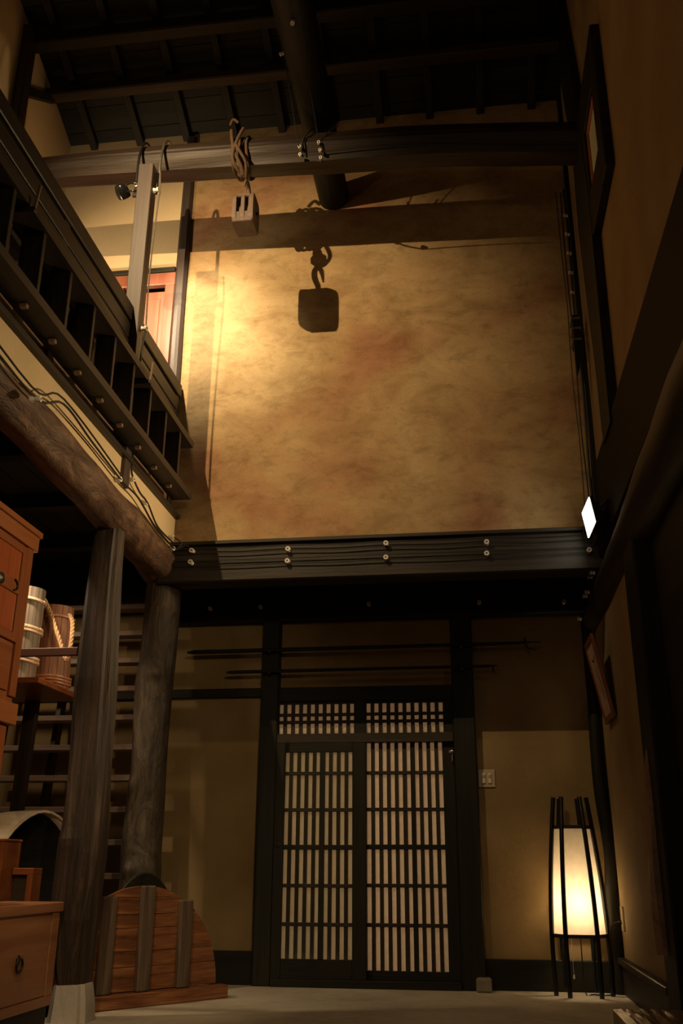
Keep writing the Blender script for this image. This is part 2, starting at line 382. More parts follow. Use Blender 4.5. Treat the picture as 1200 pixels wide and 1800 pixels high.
# entrance wall round the door opening
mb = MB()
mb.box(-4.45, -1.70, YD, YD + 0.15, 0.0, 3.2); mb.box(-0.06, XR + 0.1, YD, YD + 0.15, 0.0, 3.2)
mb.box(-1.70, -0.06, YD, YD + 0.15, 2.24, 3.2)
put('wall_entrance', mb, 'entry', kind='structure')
put('ceiling', B(-2.45, XR, YU + 0.16, YD + 0.1, 3.2, 3.28), 'sootX', kind='structure')
# underside of the loft floor: boards + joists
ce = struct_empty('ceiling', (-3.4, 4.0, 3.3))
for i in range(11):
    x = -4.38 + i * 0.187
    put('ceiling_board', B(x, x + 0.18, -1.0, 7.9, 3.36, 3.39), 'sootY', ce)
for y in (4.2, 5.1, 6.0, 6.9, 7.7):
    put('joist', B(-4.4, -2.42, y, y + 0.1, 3.26, 3.36, 0.006), 'sootX', ce)
put('floor', B(XL, -2.44, -1.0, YU - 0.005, 3.45, 3.50), 'darkY', kind='structure')

# roof: boards, rafters, purlins
rf = struct_empty('ceiling', (0, 6.98, 7.39))
def roofz(y): return 7.39 + 0.4 * (6.98 - y)
sl = math.atan(0.4)
SM = Matrix.Translation((0, 6.98, 7.39)) @ Matrix.Rotation(-sl, 4, 'X')
for i in range(28):
    a = -0.1 + i * 0.232
    put('roof_board', B(XL, XR + 0.02, -a - 0.226, -a, 0.075, 0.095 + 0.006 * (i % 2), mat=SM), 'roofboard' if 'roofboard' in mt else 'sootX', rf)
for i in range(11):
    x = -3.40 + 0.465 * i
    if x < XR: put('rafter', B(x - 0.035, x + 0.035, -6.3, 0.06, 0.0, 0.072, 0.004, mat=SM), 'sootY', rf)
for y, h, d in ((6.42, 0.10, 0.12), (5.98, 0.13, 0.13), (4.9, 0.13, 0.13), (3.6, 0.13, 0.13)):
    put('purlin', B(XL, XR, y - d / 2, y + d / 2, roofz(y) - 0.03 - h, roofz(y) - 0.03 - 0.005, 0.012), 'darkX' if y > 6.3 else 'sootX', rf)
put('roof_board', B(XL - 0.1, XR + 0.1, -1.7, 1.4, 10.0, 10.05), 'sootX', rf)
# gable framing on the left loft wall
gb = struct_empty('trim_1', (XL, 5.9, 6.9))
put('post', B(XL, XL + 0.09, 5.86, 5.98, 3.5, 7.80, 0.008), 'darkZ', gb)
put('brace', MB().prism([(5.90, 7.04), (6.52, 7.53), (6.50, 7.60), (5.90, 7.14)], frame((XL, 0, 0), (0, 1, 0), (0, 0, 1)), 0.07), 'sootY', gb)

# right wall framing
p3 = MB().prism([(5.78, 3.6), (6.13, 3.6), (6.15, 4.2), (6.24, 4.9), (6.30, 5.5), (6.22, 6.2), (6.42, 7.0), (6.50, 7.7), (6.20, 7.85), (5.85, 6.4), (5.70, 5.4), (5.74, 4.6)], frame((0.985, 0, 0), (0, 1, 0), (0, 0, 1)), 0.065)
put('trim_2', p3, 'sootZ', kind='structure')
put('trim_3', B(1.015, 1.05, 6.93, 7.0, 3.2, 7.6, 0.006), 'sootZ', kind='structure')

# ------------------------------------------------------------------ upper right window
w1 = struct_empty('window_1', (XR, 5.4, 5.0))
for nm, a in (('window_frame', (0.99, 1.09, 5.00, 5.20, 5.02, 6.20)), ('window_frame', (0.99, 1.09, 5.64, 5.93, 5.02, 6.20)),
              ('window_frame', (0.99, 1.09, 5.20, 5.64, 5.85, 6.20)), ('window_frame', (0.99, 1.09, 5.20, 5.64, 5.02, 5.32))):
    put(nm, B(*a, bev=0.006), 'sootY', w1)
for a in ((1.005, 1.04, 5.20, 5.245, 5.32, 5.85), (1.005, 1.04, 5.595, 5.64, 5.32, 5.85), (1.005, 1.04, 5.245, 5.595, 5.80, 5.85), (1.005, 1.04, 5.245, 5.595, 5.32, 5.37)):
    put('sash', B(*a, bev=0.004), 'red', w1)
put('pane', B(1.018, 1.026, 5.245, 5.595, 5.37, 5.80), 'pane', w1)

# ------------------------------------------------------------------ entrance wall timber
Yf = YD - 0.07
put('trim_4', B(-1.755, -1.605, Yf - 0.03, YD + 0.02, 0, 2.90, 0.01), 'sootZ', kind='structure')     # left door post
put('trim_5', B(-0.145, 0.035, Yf - 0.03, YD + 0.02, 0, 2.90, 0.01), 'sootZ', kind='structure')      # right door post
put('trim_6', B(-1.61, -0.14, Yf - 0.01, YD + 0.02, 2.165, 2.285, 0.008), 'sootX', kind='structure')  # head
put('trim_7', B(-4.4, -1.75, YD - 0.03, YD + 0.01, 2.215, 2.295, 0.006), 'sootX', kind='structure')   # nuki rail on the left
put('trim_8', B(-2.62, XR - 0.04, YD - 0.13, YD + 0.01, 2.86, 3.2, 0.012), 'sootX', kind='structure') # lintel
put('trim_9', B(-4.4, -2.62, YD - 0.10, YD + 0.01, 2.98, 3.3, 0.012), 'sootX', kind='structure')
lp = MB().log([(1.02, 7.93, 0), (1.0, 7.93, 0.5), (1.03, 7.93, 0.95), (0.985, 7.93, 1.5), (0.99, 7.93, 2.2), (0.985, 7.93, 2.9)], [0.07, 0.065, 0.06, 0.055, 0.045, 0.045], 10, 0.06, 8)
put('trim_10', lp, 'sootZ', kind='structure')
put('baseboard_back', B(0.035, 0.98, YD - 0.035, YD, 0.0, 0.215, 0.006), 'sootX', kind='structure')
put('baseboard_back', B(-2.35, -1.755, YD - 0.035, YD, 0.0, 0.24, 0.006), 'sootX', kind='structure')
mb = B(XR - 0.025, XR, 5.95, 7.9, 0.0, 0.205, 0.004); mb.box(XR - 0.055, XR, 5.95, 7.9, 0.205, 0.25, 0.006)
put('baseboard_right', mb, 'darkY', kind='structure')

# ------------------------------------------------------------------ door lattice
def lattice(parent, x0, x1, z0, z1, cols, y, slat_w, rails, thick_after=None, paper=True, gap=None, th=0.012, railw=0.028):
    """slats between light gaps; cols = list of gap (x0,x1)"""
    edges = []
    prev = x0
    for a, b in cols:
        if a - prev > 0.004: edges.append((prev, a))
        prev = b
    if x1 - prev > 0.004: edges.append((prev, x1))
    for i, (a, b) in enumerate(edges):
        if thick_after is not None and i == thick_after:
            put('muntin', B(a - 0.003, b + 0.003, y - th - 0.010, y, z0, z1, 0.002), 'sootZ', parent)
        else:
            put('slat', B(a, b, y - th, y, z0, z1, 0.002), 'darkZ', parent)
    for i, z in enumerate(rails):
        wd = railw * (1.35 if thick_after is not None and i == 2 else 1.0)
        put('rail', B(x0, x1, y - th - 0.006, y - 0.002, z - wd / 2, z + wd / 2, 0.002), 'sootX' if wd > railw else 'darkX', parent)
def gaps(x0, n1, n2, pitch, gw, thick):
    out = []; x = x0
    for i in range(n1): out.append((x, x + gw)); x += pitch
    x += thick
    for i in range(n2): out.append((x, x + gw)); x += pitch
    return out
# left (front) leaf
d1 = struct_empty('door_1', (-1.2, 7.93, 0.04))
zl = [1.575, 1.29, 1.005, 0.72, 0.44]
cL = gaps(-1.528, 5, 4, 0.0645, 0.033, 0.006)
xe = cL[-1][1]
put('stile', B(-1.607, -1.528, 7.90, 7.935, 0.055, 1.822, 0.003), 'sootZ', d1)
put('stile', B(xe, -0.861, 7.90, 7.935, 0.055, 1.822, 0.003), 'sootZ', d1)
put('top_rail', B(-1.528, xe, 7.90, 7.935, 1.745, 1.822, 0.003), 'sootX', d1)
put('bottom_rail', B(-1.528, xe, 7.90, 7.935, 0.055, 0.195, 0.003), 'sootX', d1)
lattice(d1, -1.528, xe, 0.195, 1.745, cL, 7.918, 0, zl, thick_after=4)
put('paper_panel', B(-1.53, xe, 7.924, 7.927, 0.19, 1.75), 'paper', d1)
put('glass_pane', B(-1.527, xe, 7.902, 7.904, 0.196, 1.744), 'glass', d1)
put('handle', MB().lathe([(0.0, 0), (0.022, 0.0), (0.022, 0.004), (0.012, 0.006), (0.0, 0.004)], (-1.575, 7.90, 1.02), (0, -1, 0), 14), 'iron', d1)
# right (rear) leaf
d2 = struct_empty('door_2', (-0.5, 7.97, 0.04))
cR = gaps(-0.858, 5, 5, 0.0645, 0.033, 0.004)
xr = cR[-1][1]
put('stile', B(xr, -0.145, 7.945, 7.98, 0.055, 1.84, 0.003), 'sootZ', d2)
put('stile', B(-0.90, -0.860, 7.945, 7.98, 0.055, 1.84, 0.003), 'sootZ', d2)
put('bottom_rail', B(-0.86, xr, 7.945, 7.98, 0.055, 0.12, 0.003), 'sootX', d2)
lattice(d2, -0.86, xr, 0.12, 1.84, cR, 7.963, 0, [1.58, 1.295, 1.01, 0.725, 0.44], thick_after=5)
put('paper_panel', B(-0.86, xr, 7.969, 7.972, 0.12, 1.84), 'paper', d2)
put('trim_11', B(-1.605, -0.145, 7.885, 8.05, 0.0, 0.055, 0.004), 'sootX', kind='structure')   # sill
# transom
w2 = struct_empty('window_2', (-0.87, 7.95, 1.84))
put('window_frame', B(-1.605, -0.145, 7.90, 8.0, 1.82, 1.895, 0.004), 'darkX', w2)
put('mullion', B(-0.9635, -0.860, 7.93, 7.97, 1.885, 2.175, 0.001), 'sootZ', w2)
for x0 in (-1.600, -0.862):
    cT = gaps(x0 + 0.002, 10, 0, 0.0668, 0.034, 0)
    x1 = cT[-1][1]
    lattice(w2, x0, x1, 1.895, 2.165, cT, 7.955, 0, [2.055, 1.995], railw=0.026)
    if x0 > -1: put('slat', B(x1, -0.145, 7.943, 7.955, 1.895, 2.165), 'sootZ', w2)
    put('paper_panel', B(x0, x1, 7.960, 7.963, 1.895, 2.165), 'paper', w2)
    put('top_rail', B(x0, x1, 7.94, 7.965, 2.145, 2.168, 0.002), 'sootX', w2)
put('stile', B(-1.607, -1.597, 7.94, 7.967, 1.885, 2.175), 'sootZ', w2)
put('latch', MB().box(-0.172, -0.150, 7.915, 7.945, 1.70, 1.755, 0.004).lathe([(0.012, 0), (0.012, 0.03), (0.0, 0.032)], (-0.165, 7.925, 1.735), (-0.5, -1, 0.1), 10).lathe([(0.008, 0), (0.008, 0.05), (0.0, 0.05)], (-0.160, 7.918, 1.665), (0, 0, 1), 10), 'steel', d2, label='small bright metal door latch')

# ------------------------------------------------------------------ loft door and post by the corner
put('trim_12', MB().log([(-2.415, 7.0, 3.5), (-2.415, 7.0, 4.6), (-2.42, 7.0, 5.8), (-2.415, 7.0, 7.4)], [0.062, 0.055, 0.055, 0.05], 12, 0.03, 10, facet=4), 'hpost', kind='structure')
d3 = struct_empty('door_3', (-3.0, 7.0, 3.5))
put('top_rail', B(-3.6, -2.47, 6.97, 7.03, 5.76, 5.885, 0.004), 'loftdoor', d3)
put('stile', B(-2.56, -2.475, 6.97, 7.03, 3.5, 5.76, 0.004), 'loftdoor', d3)
put('stile', B(-3.03, -2.95, 6.97, 7.03, 3.5, 5.76, 0.004), 'loftdoor', d3)
put('panel', B(-2.95, -2.56, 6.995, 7.02, 3.5, 5.70, 0.003), 'loftdoor', d3)
put('panel', B(-2.90, -2.60, 6.987, 6.996, 3.6, 5.62, 0.004), 'loftdoor', d3)
put('panel', B(-3.6, -3.03, 6.995, 7.02, 3.5, 5.76, 0.003), 'loftdoor', d3)
put('trim_13', B(-3.6, -2.47, 6.95, 7.01, 5.885, 5.93, 0.004), 'sootX', kind='structure')

# ================================================================== BEAMS AND POSTS
def tag(o, label, cat, group=None):
    o['label'] = label; o['category'] = cat
    if group: o['group'] = group
    return o
mb = B(-2.42, XR, 6.93, YU + 0.14, 2.945, 3.245, 0.012)
mb.box(-2.42, XR, 6.90, YU, 3.245, 3.275, 0.004)
tag(put('wall_beam', mb, 'wbeam'), 'black horizontal beam under the old plaster wall, strung with white insulators', 'beam')
crossb = MB().log([(-3.75, 6.06, 6.30), (-3.0, 6.06, 6.31), (-2.0, 6.06, 6.285), (-1.0, 6.06, 6.255), (0.0, 6.06, 6.22), (1.1, 6.06, 6.12)], [0.115, 0.132, 0.145, 0.155, 0.157, 0.157], 48, 0.03, 10, facet=6, seed=3)
tag(put('cross_beam', crossb, 'beamX'), 'great hewn roof beam crossing the hall, rope and pulley hung from it', 'beam')
tag(put('roof_log', MB().log([(-1.04, 7.05, 6.575), (-1.04, 6.0, 6.60), (-1.05, 4.5, 6.68), (-1.06, 2.0, 6.85)], [0.135, 0.14, 0.155, 0.17], 20, 0.03, 10), 'sootY'), 'round sooty log running overhead from the viewer into the top of the plaster wall', 'beam')
# left beam (curved brown log) over the two posts
lb = MB().log([(-2.44, -1.0, 3.26), (-2.44, 2.5, 3.25), (-2.44, 4.2, 3.24), (-2.44, 5.2, 3.215), (-2.44, 6.2, 3.175), (-2.44, 7.12, 3.12)], [0.135, 0.135, 0.137, 0.145, 0.152, 0.16], 28, 0.09, 16, seed=5, asp=1.0)
tag(put('side_beam', lb, 'roughY'), 'bent brown log beam along the left side, carrying the loft', 'beam')
# square post: tapered, two-faced
sp = MB().log([(-2.40, 5.98, 0.20), (-2.43, 5.98, 0.55), (-2.425, 5.98, 0.93), (-2.42, 5.98, 1.27), (-2.44, 5.98, 2.0), (-2.45, 5.98, 2.75), (-2.435, 5.98, 3.2)], [0.090, 0.132, 0.136, 0.126, 0.124, 0.100, 0.080], 32, 0.03, 8, facet=4, seed=2, knots=[((-2.47, 5.84, 1.0), 0.05, 0.012)])
tag(put('square_post', sp, 'hewnZ'), 'squared dark timber post on a pale concrete footing', 'post')
tag(put('footing', MB().log([(-2.395, 5.98, 0), (-2.395, 5.98, 0.1), (-2.40, 5.98, 0.2)], [0.125, 0.115, 0.10], 32, 0.01, 4, facet=4), 'concrete'), 'pale concrete footing under the squared post', 'footing')
lgp = [(-2.424, 7.12, 0.0), (-2.424, 7.12, 0.75), (-2.43, 7.12, 0.94), (-2.425, 7.12, 1.34), (-2.43, 7.12, 1.75), (-2.43, 7.12, 2.19), (-2.415, 7.12, 2.4), (-2.412, 7.12, 2.97)]
lg = MB().log(lgp, [0.16, 0.146, 0.143, 0.138, 0.138, 0.150, 0.143, 0.135], 28, 0.05, 12, seed=9,
              knots=[((-2.38, 6.98, 2.25), 0.045, 0.035), ((-2.52, 7.0, 1.42), 0.05, 0.022), ((-2.35, 6.98, 1.38), 0.05, 0.015), ((-2.47, 6.98, 0.83), 0.05, 0.03)])
tag(put('log_post', lg, 'roughZ'), 'crooked round log post with knots, beneath the corner of the beams', 'post')
# right side timbers
tag(put('side_beam', MB().box(1.0, 1.3, -1.5, 7.4, 3.02, 3.70, 0.02), 'ink2'), 'deep black beam along the right wall, above the floodlight', 'beam')
tag(put('side_beam', MB().log([(1.10, -1.5, 2.84), (1.09, 3.0, 2.86), (1.10, 6.0, 2.83), (1.11, 7.93, 2.83)], [0.17, 0.165, 0.15, 0.15], 20, 0.05, 12, seed=11), 'darkY'), 'rough brown log beam low along the right wall, below the deep black beam', 'beam')
wp = tag(put('wall_post', MB().box(1.0, 1.13, 5.56, 5.93, 0.0, 2.8, 0.012), 'sootZ'), 'broad dark post at the near end of the right plaster wall', 'post')

put('worn_lit_edge', MB().log([(1.005, 5.83, 0.42), (1.0, 5.83, 0.8), (1.005, 5.80, 1.2), (1.01, 5.78, 1.5)], [0.05, 0.055, 0.04, 0.012], 12, 0.25, 20, seed=21), 'tread', wp, label='rough strip of worn wood, paled to look lamp-lit')  # worn wood; its pale colour stands in for lamp light on the post

# ================================================================== LOFT EDGE
put('trim_14', B(-2.40, -2.315, -1.0, 6.99, 3.24, 3.50, 0.002), 'cream', kind='structure')
put('trim_15', B(-2.44, -2.275, -1.0, 6.99, 3.50, 3.535, 0.004), 'darkY', kind='structure')
rl = thing('loft_railing', 'dark wooden loft railing of horizontal boards, behind the hanging ladder', 'railing', (-2.38, 6.9, 3.53))
put('back_blocker', B(-2.455, -2.437, -1.0, 6.97, 3.535, 4.60), 'darkY', rl)  # added solid board, hides the bright loft wall behind the rails
put('handrail', B(-2.43, -2.335, -1.0, 6.98, 4.60, 4.72, 0.006), 'railY', rl)
for z0, z1 in ((4.455, 4.575), (4.33, 4.44), (4.19, 4.31), (3.82, 3.92), (3.63, 3.72)):
    put('rail_board', B(-2.40, -2.345 if z0 > 4 else -2.37, -1.0, 6.96, z0, z1, 0.005), 'railY' if z0 > 4 else 'midY', rl)  # lower boards take paler wood so they read as lit pieces
for y in (2.2, 3.4, 4.6, 6.93):
    put('baluster', B(-2.43, -2.35, y - 0.04, y + 0.04, 3.535, 4.60, 0.004), 'darkZ', rl)
for i in range(14):
    y = 2.5 + i * 0.31
    put('baluster', B(-2.435, -2.402, y - 0.022, y + 0.022, 3.535, 4.60, 0.003), 'darkZ', rl)
hp = thing('hanging_post', 'planed brown square post from the great roof beam down past the loft railing', 'post', (-2.36, 5.80, 3.31))
put('shaft', B(-2.405, -2.288, 5.74, 5.85, 3.31, 6.03, 0.004), 'hpost', hp)
# two iron staples over the beam
def staple(x, mat, lab):
    q = thing('iron_staple', lab, 'staple', (x, 5.9, 5.85))
    pts = [(x, 5.855, 5.85), (x, 5.855, 6.12), (x, 5.875, 6.26), (x, 5.93, 6.40), (x, 6.02, 6.475), (x, 6.13, 6.475), (x, 6.24, 6.40)]
    put('rod', MB().tube(pts, 0.011, 8, 4), mat, q)
    put('foot', B(x - 0.02, x + 0.02, 5.845, 5.865, 5.81, 5.85, 0.003), mat, q)
staple(-2.46, 'iron', 'black iron staple over the roof beam, left of the hanging post')
staple(-2.275, 'steel', 'bright iron staple over the roof beam, right of the hanging post')

# hanging ladder
ld = thing('hanging_ladder', 'long dark wooden step ladder hung sideways along the loft railing', 'ladder', (-2.2, 5.0, 3.58))
def stile_l(z0, z1, yend, zb):
    mb = MB()
    poly = [(-1.0, z0), (yend - 0.02, z0), (yend, z0 + 0.02), (yend, z1), (-1.0, z1)]
    mb.prism(poly, frame((-2.285, 0, 0), (0, 1, 0), (0, 0, 1)), 0.155)
    return mb
put('stile', stile_l(3.585, 3.64, 6.80, 0), 'darkY', ld)
put('stile', stile_l(4.02, 4.075, 6.77, 0), 'darkY', ld)
y = 3.612 - 0.3555 * 8
k = 0
proto = None; tprot = None
while y < 6.6:
    if proto is None:
        proto = put('rung', B(-2.27, -2.145, y - 0.017, y + 0.017, 3.64, 4.02, 0.003), 'darkZ', ld); y0 = y; pl = proto.location.copy()
        tp = put('tenon', B(-2.23, -2.19, y - 0.015, y + 0.015, 3.562, 3.585, 0.003), 'midZ', ld); tl = tp.location.copy()
        tp2 = put('tenon', B(-2.23, -2.19, y - 0.015, y + 0.015, 4.075, 4.097, 0.003), 'midZ', ld); tl2 = tp2.location.copy()
    else:
        dv = Vector((0, y - y0, 0))
        put_copy(proto, 'rung', pl + dv, ld); put_copy(tp, 'tenon', tl + dv, ld); put_copy(tp2, 'tenon', tl2 + dv, ld)
    y += 0.3555
def hookp(y, lab):
    q = thing('ladder_hook', lab, 'hook', (-2.13, y, 3.93))
    put('arm', B(-2.33, -2.10, y - 0.015, y + 0.015, 3.985, 4.015, 0.003), 'darkX', q)
    put('pin', MB().tube([(-2.11, y, 3.99), (-2.10, y + 0.01, 4.16)], 0.009, 8), 'midZ', q)
hookp(5.60, 'wooden hook peg holding the hanging ladder, near the hanging post')
for yy in (3.75, 2.2): hookp(yy, 'wooden hook peg holding the hanging ladder, at its upper left end') if yy > 3 else None

# ================================================================== PULLEY AND ROPE
px_, py_ = -1.592, 6.0
pl_ = thing('pulley_block', 'old wooden double pulley block hanging by an iron hook', 'pulley', (px_, py_, 5.53))
def cheek(x0, x1, hh=1.0):
    prof = []
    W, H = 0.110, 0.28
    n = 28
    for k in range(n):
        th = 2 * PI * k / n; cx, sx = math.cos(th), math.sin(th)
        prof.append((W * math.copysign(abs(cx) ** 0.42, cx), H / 2 * math.copysign(abs(sx) ** 0.42, sx)))
    return MB().prism(prof, frame((x0, py_, 5.53 + H / 2), (0, 1, 0), (0, 0, 1)), x1 - x0)
for x0, x1 in ((-0.083, -0.052), (-0.014, 0.014), (0.045, 0.083)):
    put('cheek', cheek(px_ + x0, px_ + x1), 'pulley', pl_)
put('end_block', B(px_ - 0.08, px_ + 0.08, py_ - 0.102, py_ + 0.102, 5.531, 5.63, 0.006), 'pulley', pl_)
put('end_block', B(px_ - 0.06, px_ + 0.06, py_ - 0.10, py_ + 0.10, 5.765, 5.80, 0.008), 'pulley', pl_)
for dx in (-0.033, 0.03):
    put('sheave', MB().lathe([(0.0, -0.014), (0.08, -0.014), (0.073, -0.005), (0.073, 0.005), (0.08, 0.014), (0.0, 0.014)], (px_ + dx, py_, 5.665), (1, 0, 0), 24), 'pulley', pl_)
put('axle', MB().lathe([(0.012, -0.1), (0.012, 0.1)], (px_, py_, 5.665), (1, 0, 0), 12), 'iron', pl_)
hk = MB().tube([(px_, py_, 5.79), (px_, py_, 5.835), (px_, py_ + 0.035, 5.868), (px_, py_ + 0.06, 5.91), (px_, py_ + 0.045, 5.955), (px_, py_, 5.975), (px_, py_ - 0.045, 5.955), (px_, py_ - 0.065, 5.92), (px_, py_ - 0.08, 5.875)],
               [0.016, 0.017, 0.018, 0.019, 0.018, 0.017, 0.015, 0.011, 0.004], 10, 4)
put('hook', hk, 'pulley', pl_)
rp_ = thing('hoist_rope', 'thick brown rope wound and knotted round the roof beam above the pulley', 'rope', (-1.62, 6.0, 5.97))
def loop_r(x, dx, r_, k):
    pts = []
    for i in range(17):
        th = 2 * PI * i / 16
        pts.append((x + dx * math.sin(th) + 0.006 * math.sin(3 * th + k), 6.06 + 0.163 * math.sin(th), 6.272 + 0.163 * math.cos(th)))
    return MB().tube(pts, r_, 8, 2)
for k, (x, dx) in enumerate(((-1.70, 0.01), (-1.665, -0.02), (-1.625, 0.03), (-1.60, -0.015))):
    put('coil', loop_r(x, dx, 0.012, k), 'rope', rp_)
kn = MB()
kn.tube([(-1.71, 5.87, 6.40), (-1.69, 5.84, 6.27), (-1.665, 5.85, 6.15), (-1.62, 5.88, 6.05), (-1.60, 5.95, 5.995)], 0.014, 8, 4)
kn.tube([(-1.61, 5.86, 6.40), (-1.65, 5.83, 6.25), (-1.68, 5.84, 6.12), (-1.66, 5.88, 6.04), (-1.61, 5.96, 6.00)], 0.014, 8, 4)
kn.tube([(-1.66, 5.83, 6.22), (-1.63, 5.82, 6.16), (-1.58, 5.86, 6.07), (-1.585, 5.93, 6.0), (-1.60, 6.0, 5.985), (-1.62, 6.0, 6.03)], 0.013, 8, 4)
kn.tube([(-1.72, 5.86, 6.44), (-1.69, 5.84, 6.48), (-1.65, 5.85, 6.45)], 0.012, 8, 4)
kn.lathe([(0.0, -0.055), (0.035, -0.04), (0.05, 0.0), (0.035, 0.04), (0.0, 0.05)], (-1.615, 5.945, 6.04), (0.3, -0.2, 1), 12)
put('knot', kn, 'rope', rp_)

# ================================================================== SPOTLIGHT ON POST
sl_ = thing('post_spotlight', 'glossy black spotlight on an arm at the top of the hanging post', 'spotlight', (-2.53, 5.78, 5.74))
ax = Vector((0.1, 0.62, -0.30)).normalized(); cc_ = Vector((-2.545, 5.79, 5.83))
put('head', MB().lathe([(0.0, -0.062), (0.022, -0.058), (0.042, -0.04), (0.053, -0.01), (0.055, 0.02), (0.052, 0.055), (0.044, 0.055), (0.04, 0.02), (0.0, 0.015)], cc_, ax, 24), 'black', sl_)
put('arm', MB().tube([(-2.405, 5.77, 5.855), (-2.45, 5.76, 5.87), (-2.50, 5.77, 5.865)], 0.008, 8, 4).tube([(-2.405, 5.77, 5.80), (-2.45, 5.76, 5.79), (-2.49, 5.77, 5.80)], 0.008, 8, 4), 'black', sl_)
put('mount', MB().lathe([(0.018, 0), (0.018, 0.02), (0.0, 0.022)], (-2.405, 5.77, 5.835), (-1, 0, 0), 14), 'steel', sl_)

# ================================================================== INSULATORS AND CABLES
def insulator(pos, axis, label, r_=0.019, L=0.045):
    q = thing('insulator', label, 'insulator', pos, 'white cable insulators')
    pos = Vector(pos); axis = Vector(axis).normalized()
    put('knob', MB().lathe([(0.0, 0), (r_, 0), (r_ * 1.05, L * 0.25), (r_ * 0.7, L * 0.4), (r_ * 0.7, L * 0.55), (r_ * 1.05, L * 0.7), (r_, L), (r_ * 0.4, L), (r_ * 0.35, L * 0.93), (0.0, L * 0.93)], pos, axis, 16), 'ceramic', q)
    put('screw', MB().lathe([(0.006, L * 0.9), (0.006, L * 1.02), (0.0, L * 1.03)], pos, axis, 8), 'iron', q)
    return q
ins = [(-2.132, 3.197, 'leftmost, upper of the pair'), (-2.135, 3.102, 'leftmost, lower of the pair'), (-1.358, 3.181, 'second pair from the left, upper'), (-1.36, 3.083, 'second pair from the left, lower'),
       (-0.591, 3.198, 'third pair from the left, upper'), (-0.593, 3.083, 'third pair from the left, lower'), (0.176, 3.177, 'rightmost pair, upper'), (0.172, 3.086, 'rightmost pair, lower'), (0.929, 3.084, 'alone below the floodlight')]
for x, z, t in ins: insulator((x, 6.93, z), (0, -1, 0), 'white insulator on the wall beam, ' + t)
for x, z, t in ((-2.224, 2.974, 'leftmost'), (-1.774, 2.976, 'second from the left'), (-0.826, 2.973, 'in the middle above the door'), (0.113, 2.96, 'second from the right'), (0.814, 2.944, 'rightmost')):
    insulator((x, 7.87, z), (0, -1, 0), 'dim insulator on the shadowed lintel above the entrance, ' + t, 0.016)
def cab(name, pts, label, r_=0.005, m='cable', sub=6):
    return tag(put(name, MB().tube(pts, r_, 6, sub), m), label, 'cable')
def beam_run(z0, sag, label, dy=0.0, r_=0.0045, dz=0):
    xs = [-2.36, -2.132, -1.75, -1.36, -0.98, -0.592, -0.2, 0.174, 0.55, 0.93]
    pts = []
    for i, x in enumerate(xs):
        mid = x in (-1.75, -0.98, -0.2, 0.55)
        pts.append((x, 6.905 - 0.003 * dy, z0(i) - (sag if mid else 0.0) + dz))
    return cab('cable', pts, label, r_)
beam_run(lambda i: 3.215 if i else 3.19, 0.008, 'black cable strung over the upper row of insulators on the wall beam')
beam_run(lambda i: 3.176 if i else 3.16, 0.008, 'black cable strung under the upper row of insulators on the wall beam')
beam_run(lambda i: 3.112 if i else 3.13, 0.0, 'black cable strung over the lower row of insulators on the wall beam')
beam_run(lambda i: 3.072 if i else 3.08, 0.006, 'black cable strung under the lower row of insulators on the wall beam')
# left beam insulators
insulator((-2.258, 4.25, 3.18), (1, 0.1, 0.05), 'white insulator on a stem on the bent brown beam, nearest the viewer', 0.018, 0.06)
insulator((-2.315, 5.66, 3.30), (1, -0.2, 0), 'white insulator at the foot of the hanging post, on the beam')
insulator((-2.315, 5.90, 3.40), (1, -0.2, 0), 'white insulator on the cream strip just right of the hanging post')
insulator((-2.315, 6.20, 3.34), (1, -0.2, 0), 'white insulator on the cream strip midway to the wall corner')
insulator((-2.315, 6.86, 3.30), (1, -0.2, 0), 'white insulator at the end of the cream strip, upper', 0.017)
insulator((-2.30, 6.86, 3.20), (1, -0.5, 0), 'white insulator at the end of the bent brown beam, lower', 0.017)
insulator((-2.288, 5.79, 5.80), (1, -0.15, 0), 'white insulator high on the hanging post beside the bright staple', 0.02, 0.05)
insulator((-2.288, 5.80, 4.56), (1, -0.15, 0), 'white insulator on the hanging post at the railing', 0.02, 0.05)
cab('cable', [(-2.245, 5.785, 5.99), (-2.235, 5.785, 5.80), (-2.25, 5.785, 5.3), (-2.255, 5.79, 4.9), (-2.25, 5.80, 4.56)], 'grey cable running down the right side of the hanging post', 0.006, 'wirel')
cab('cable', [(-2.25, 5.80, 4.56), (-2.27, 5.80, 4.3), (-2.29, 5.87, 3.9), (-2.295, 5.88, 3.5), (-2.275, 5.90, 3.40), (-2.28, 6.05, 3.36), (-2.27, 6.20, 3.335), (-2.285, 6.5, 3.26), (-2.27, 6.86, 3.25)], 'black cable down the post foot and along the cream strip to the corner', 0.007)
cab('cable', [(-2.29, 3.2, 3.36), (-2.26, 4.25, 3.22), (-2.235, 4.6, 3.33), (-2.27, 5.1, 3.335), (-2.275, 5.66, 3.30), (-2.27, 6.0, 3.30), (-2.28, 6.4, 3.24), (-2.26, 6.86, 3.20)], 'black cable along the bent brown beam', 0.007)
cab('cable', [(-2.29, 3.2, 3.42), (-2.26, 4.25, 3.26), (-2.235, 4.6, 3.36), (-2.275, 5.66, 3.33)], 'second black cable along the near half of the bent brown beam', 0.006)
cab('cable', [(-2.27, 6.86, 3.30), (-2.22, 6.90, 3.26), (-2.26, 6.88, 3.20), (-2.19, 6.9, 3.24), (-2.132, 6.90, 3.21)], 'tangle of black cable at the left corner of the wall beam', 0.007)
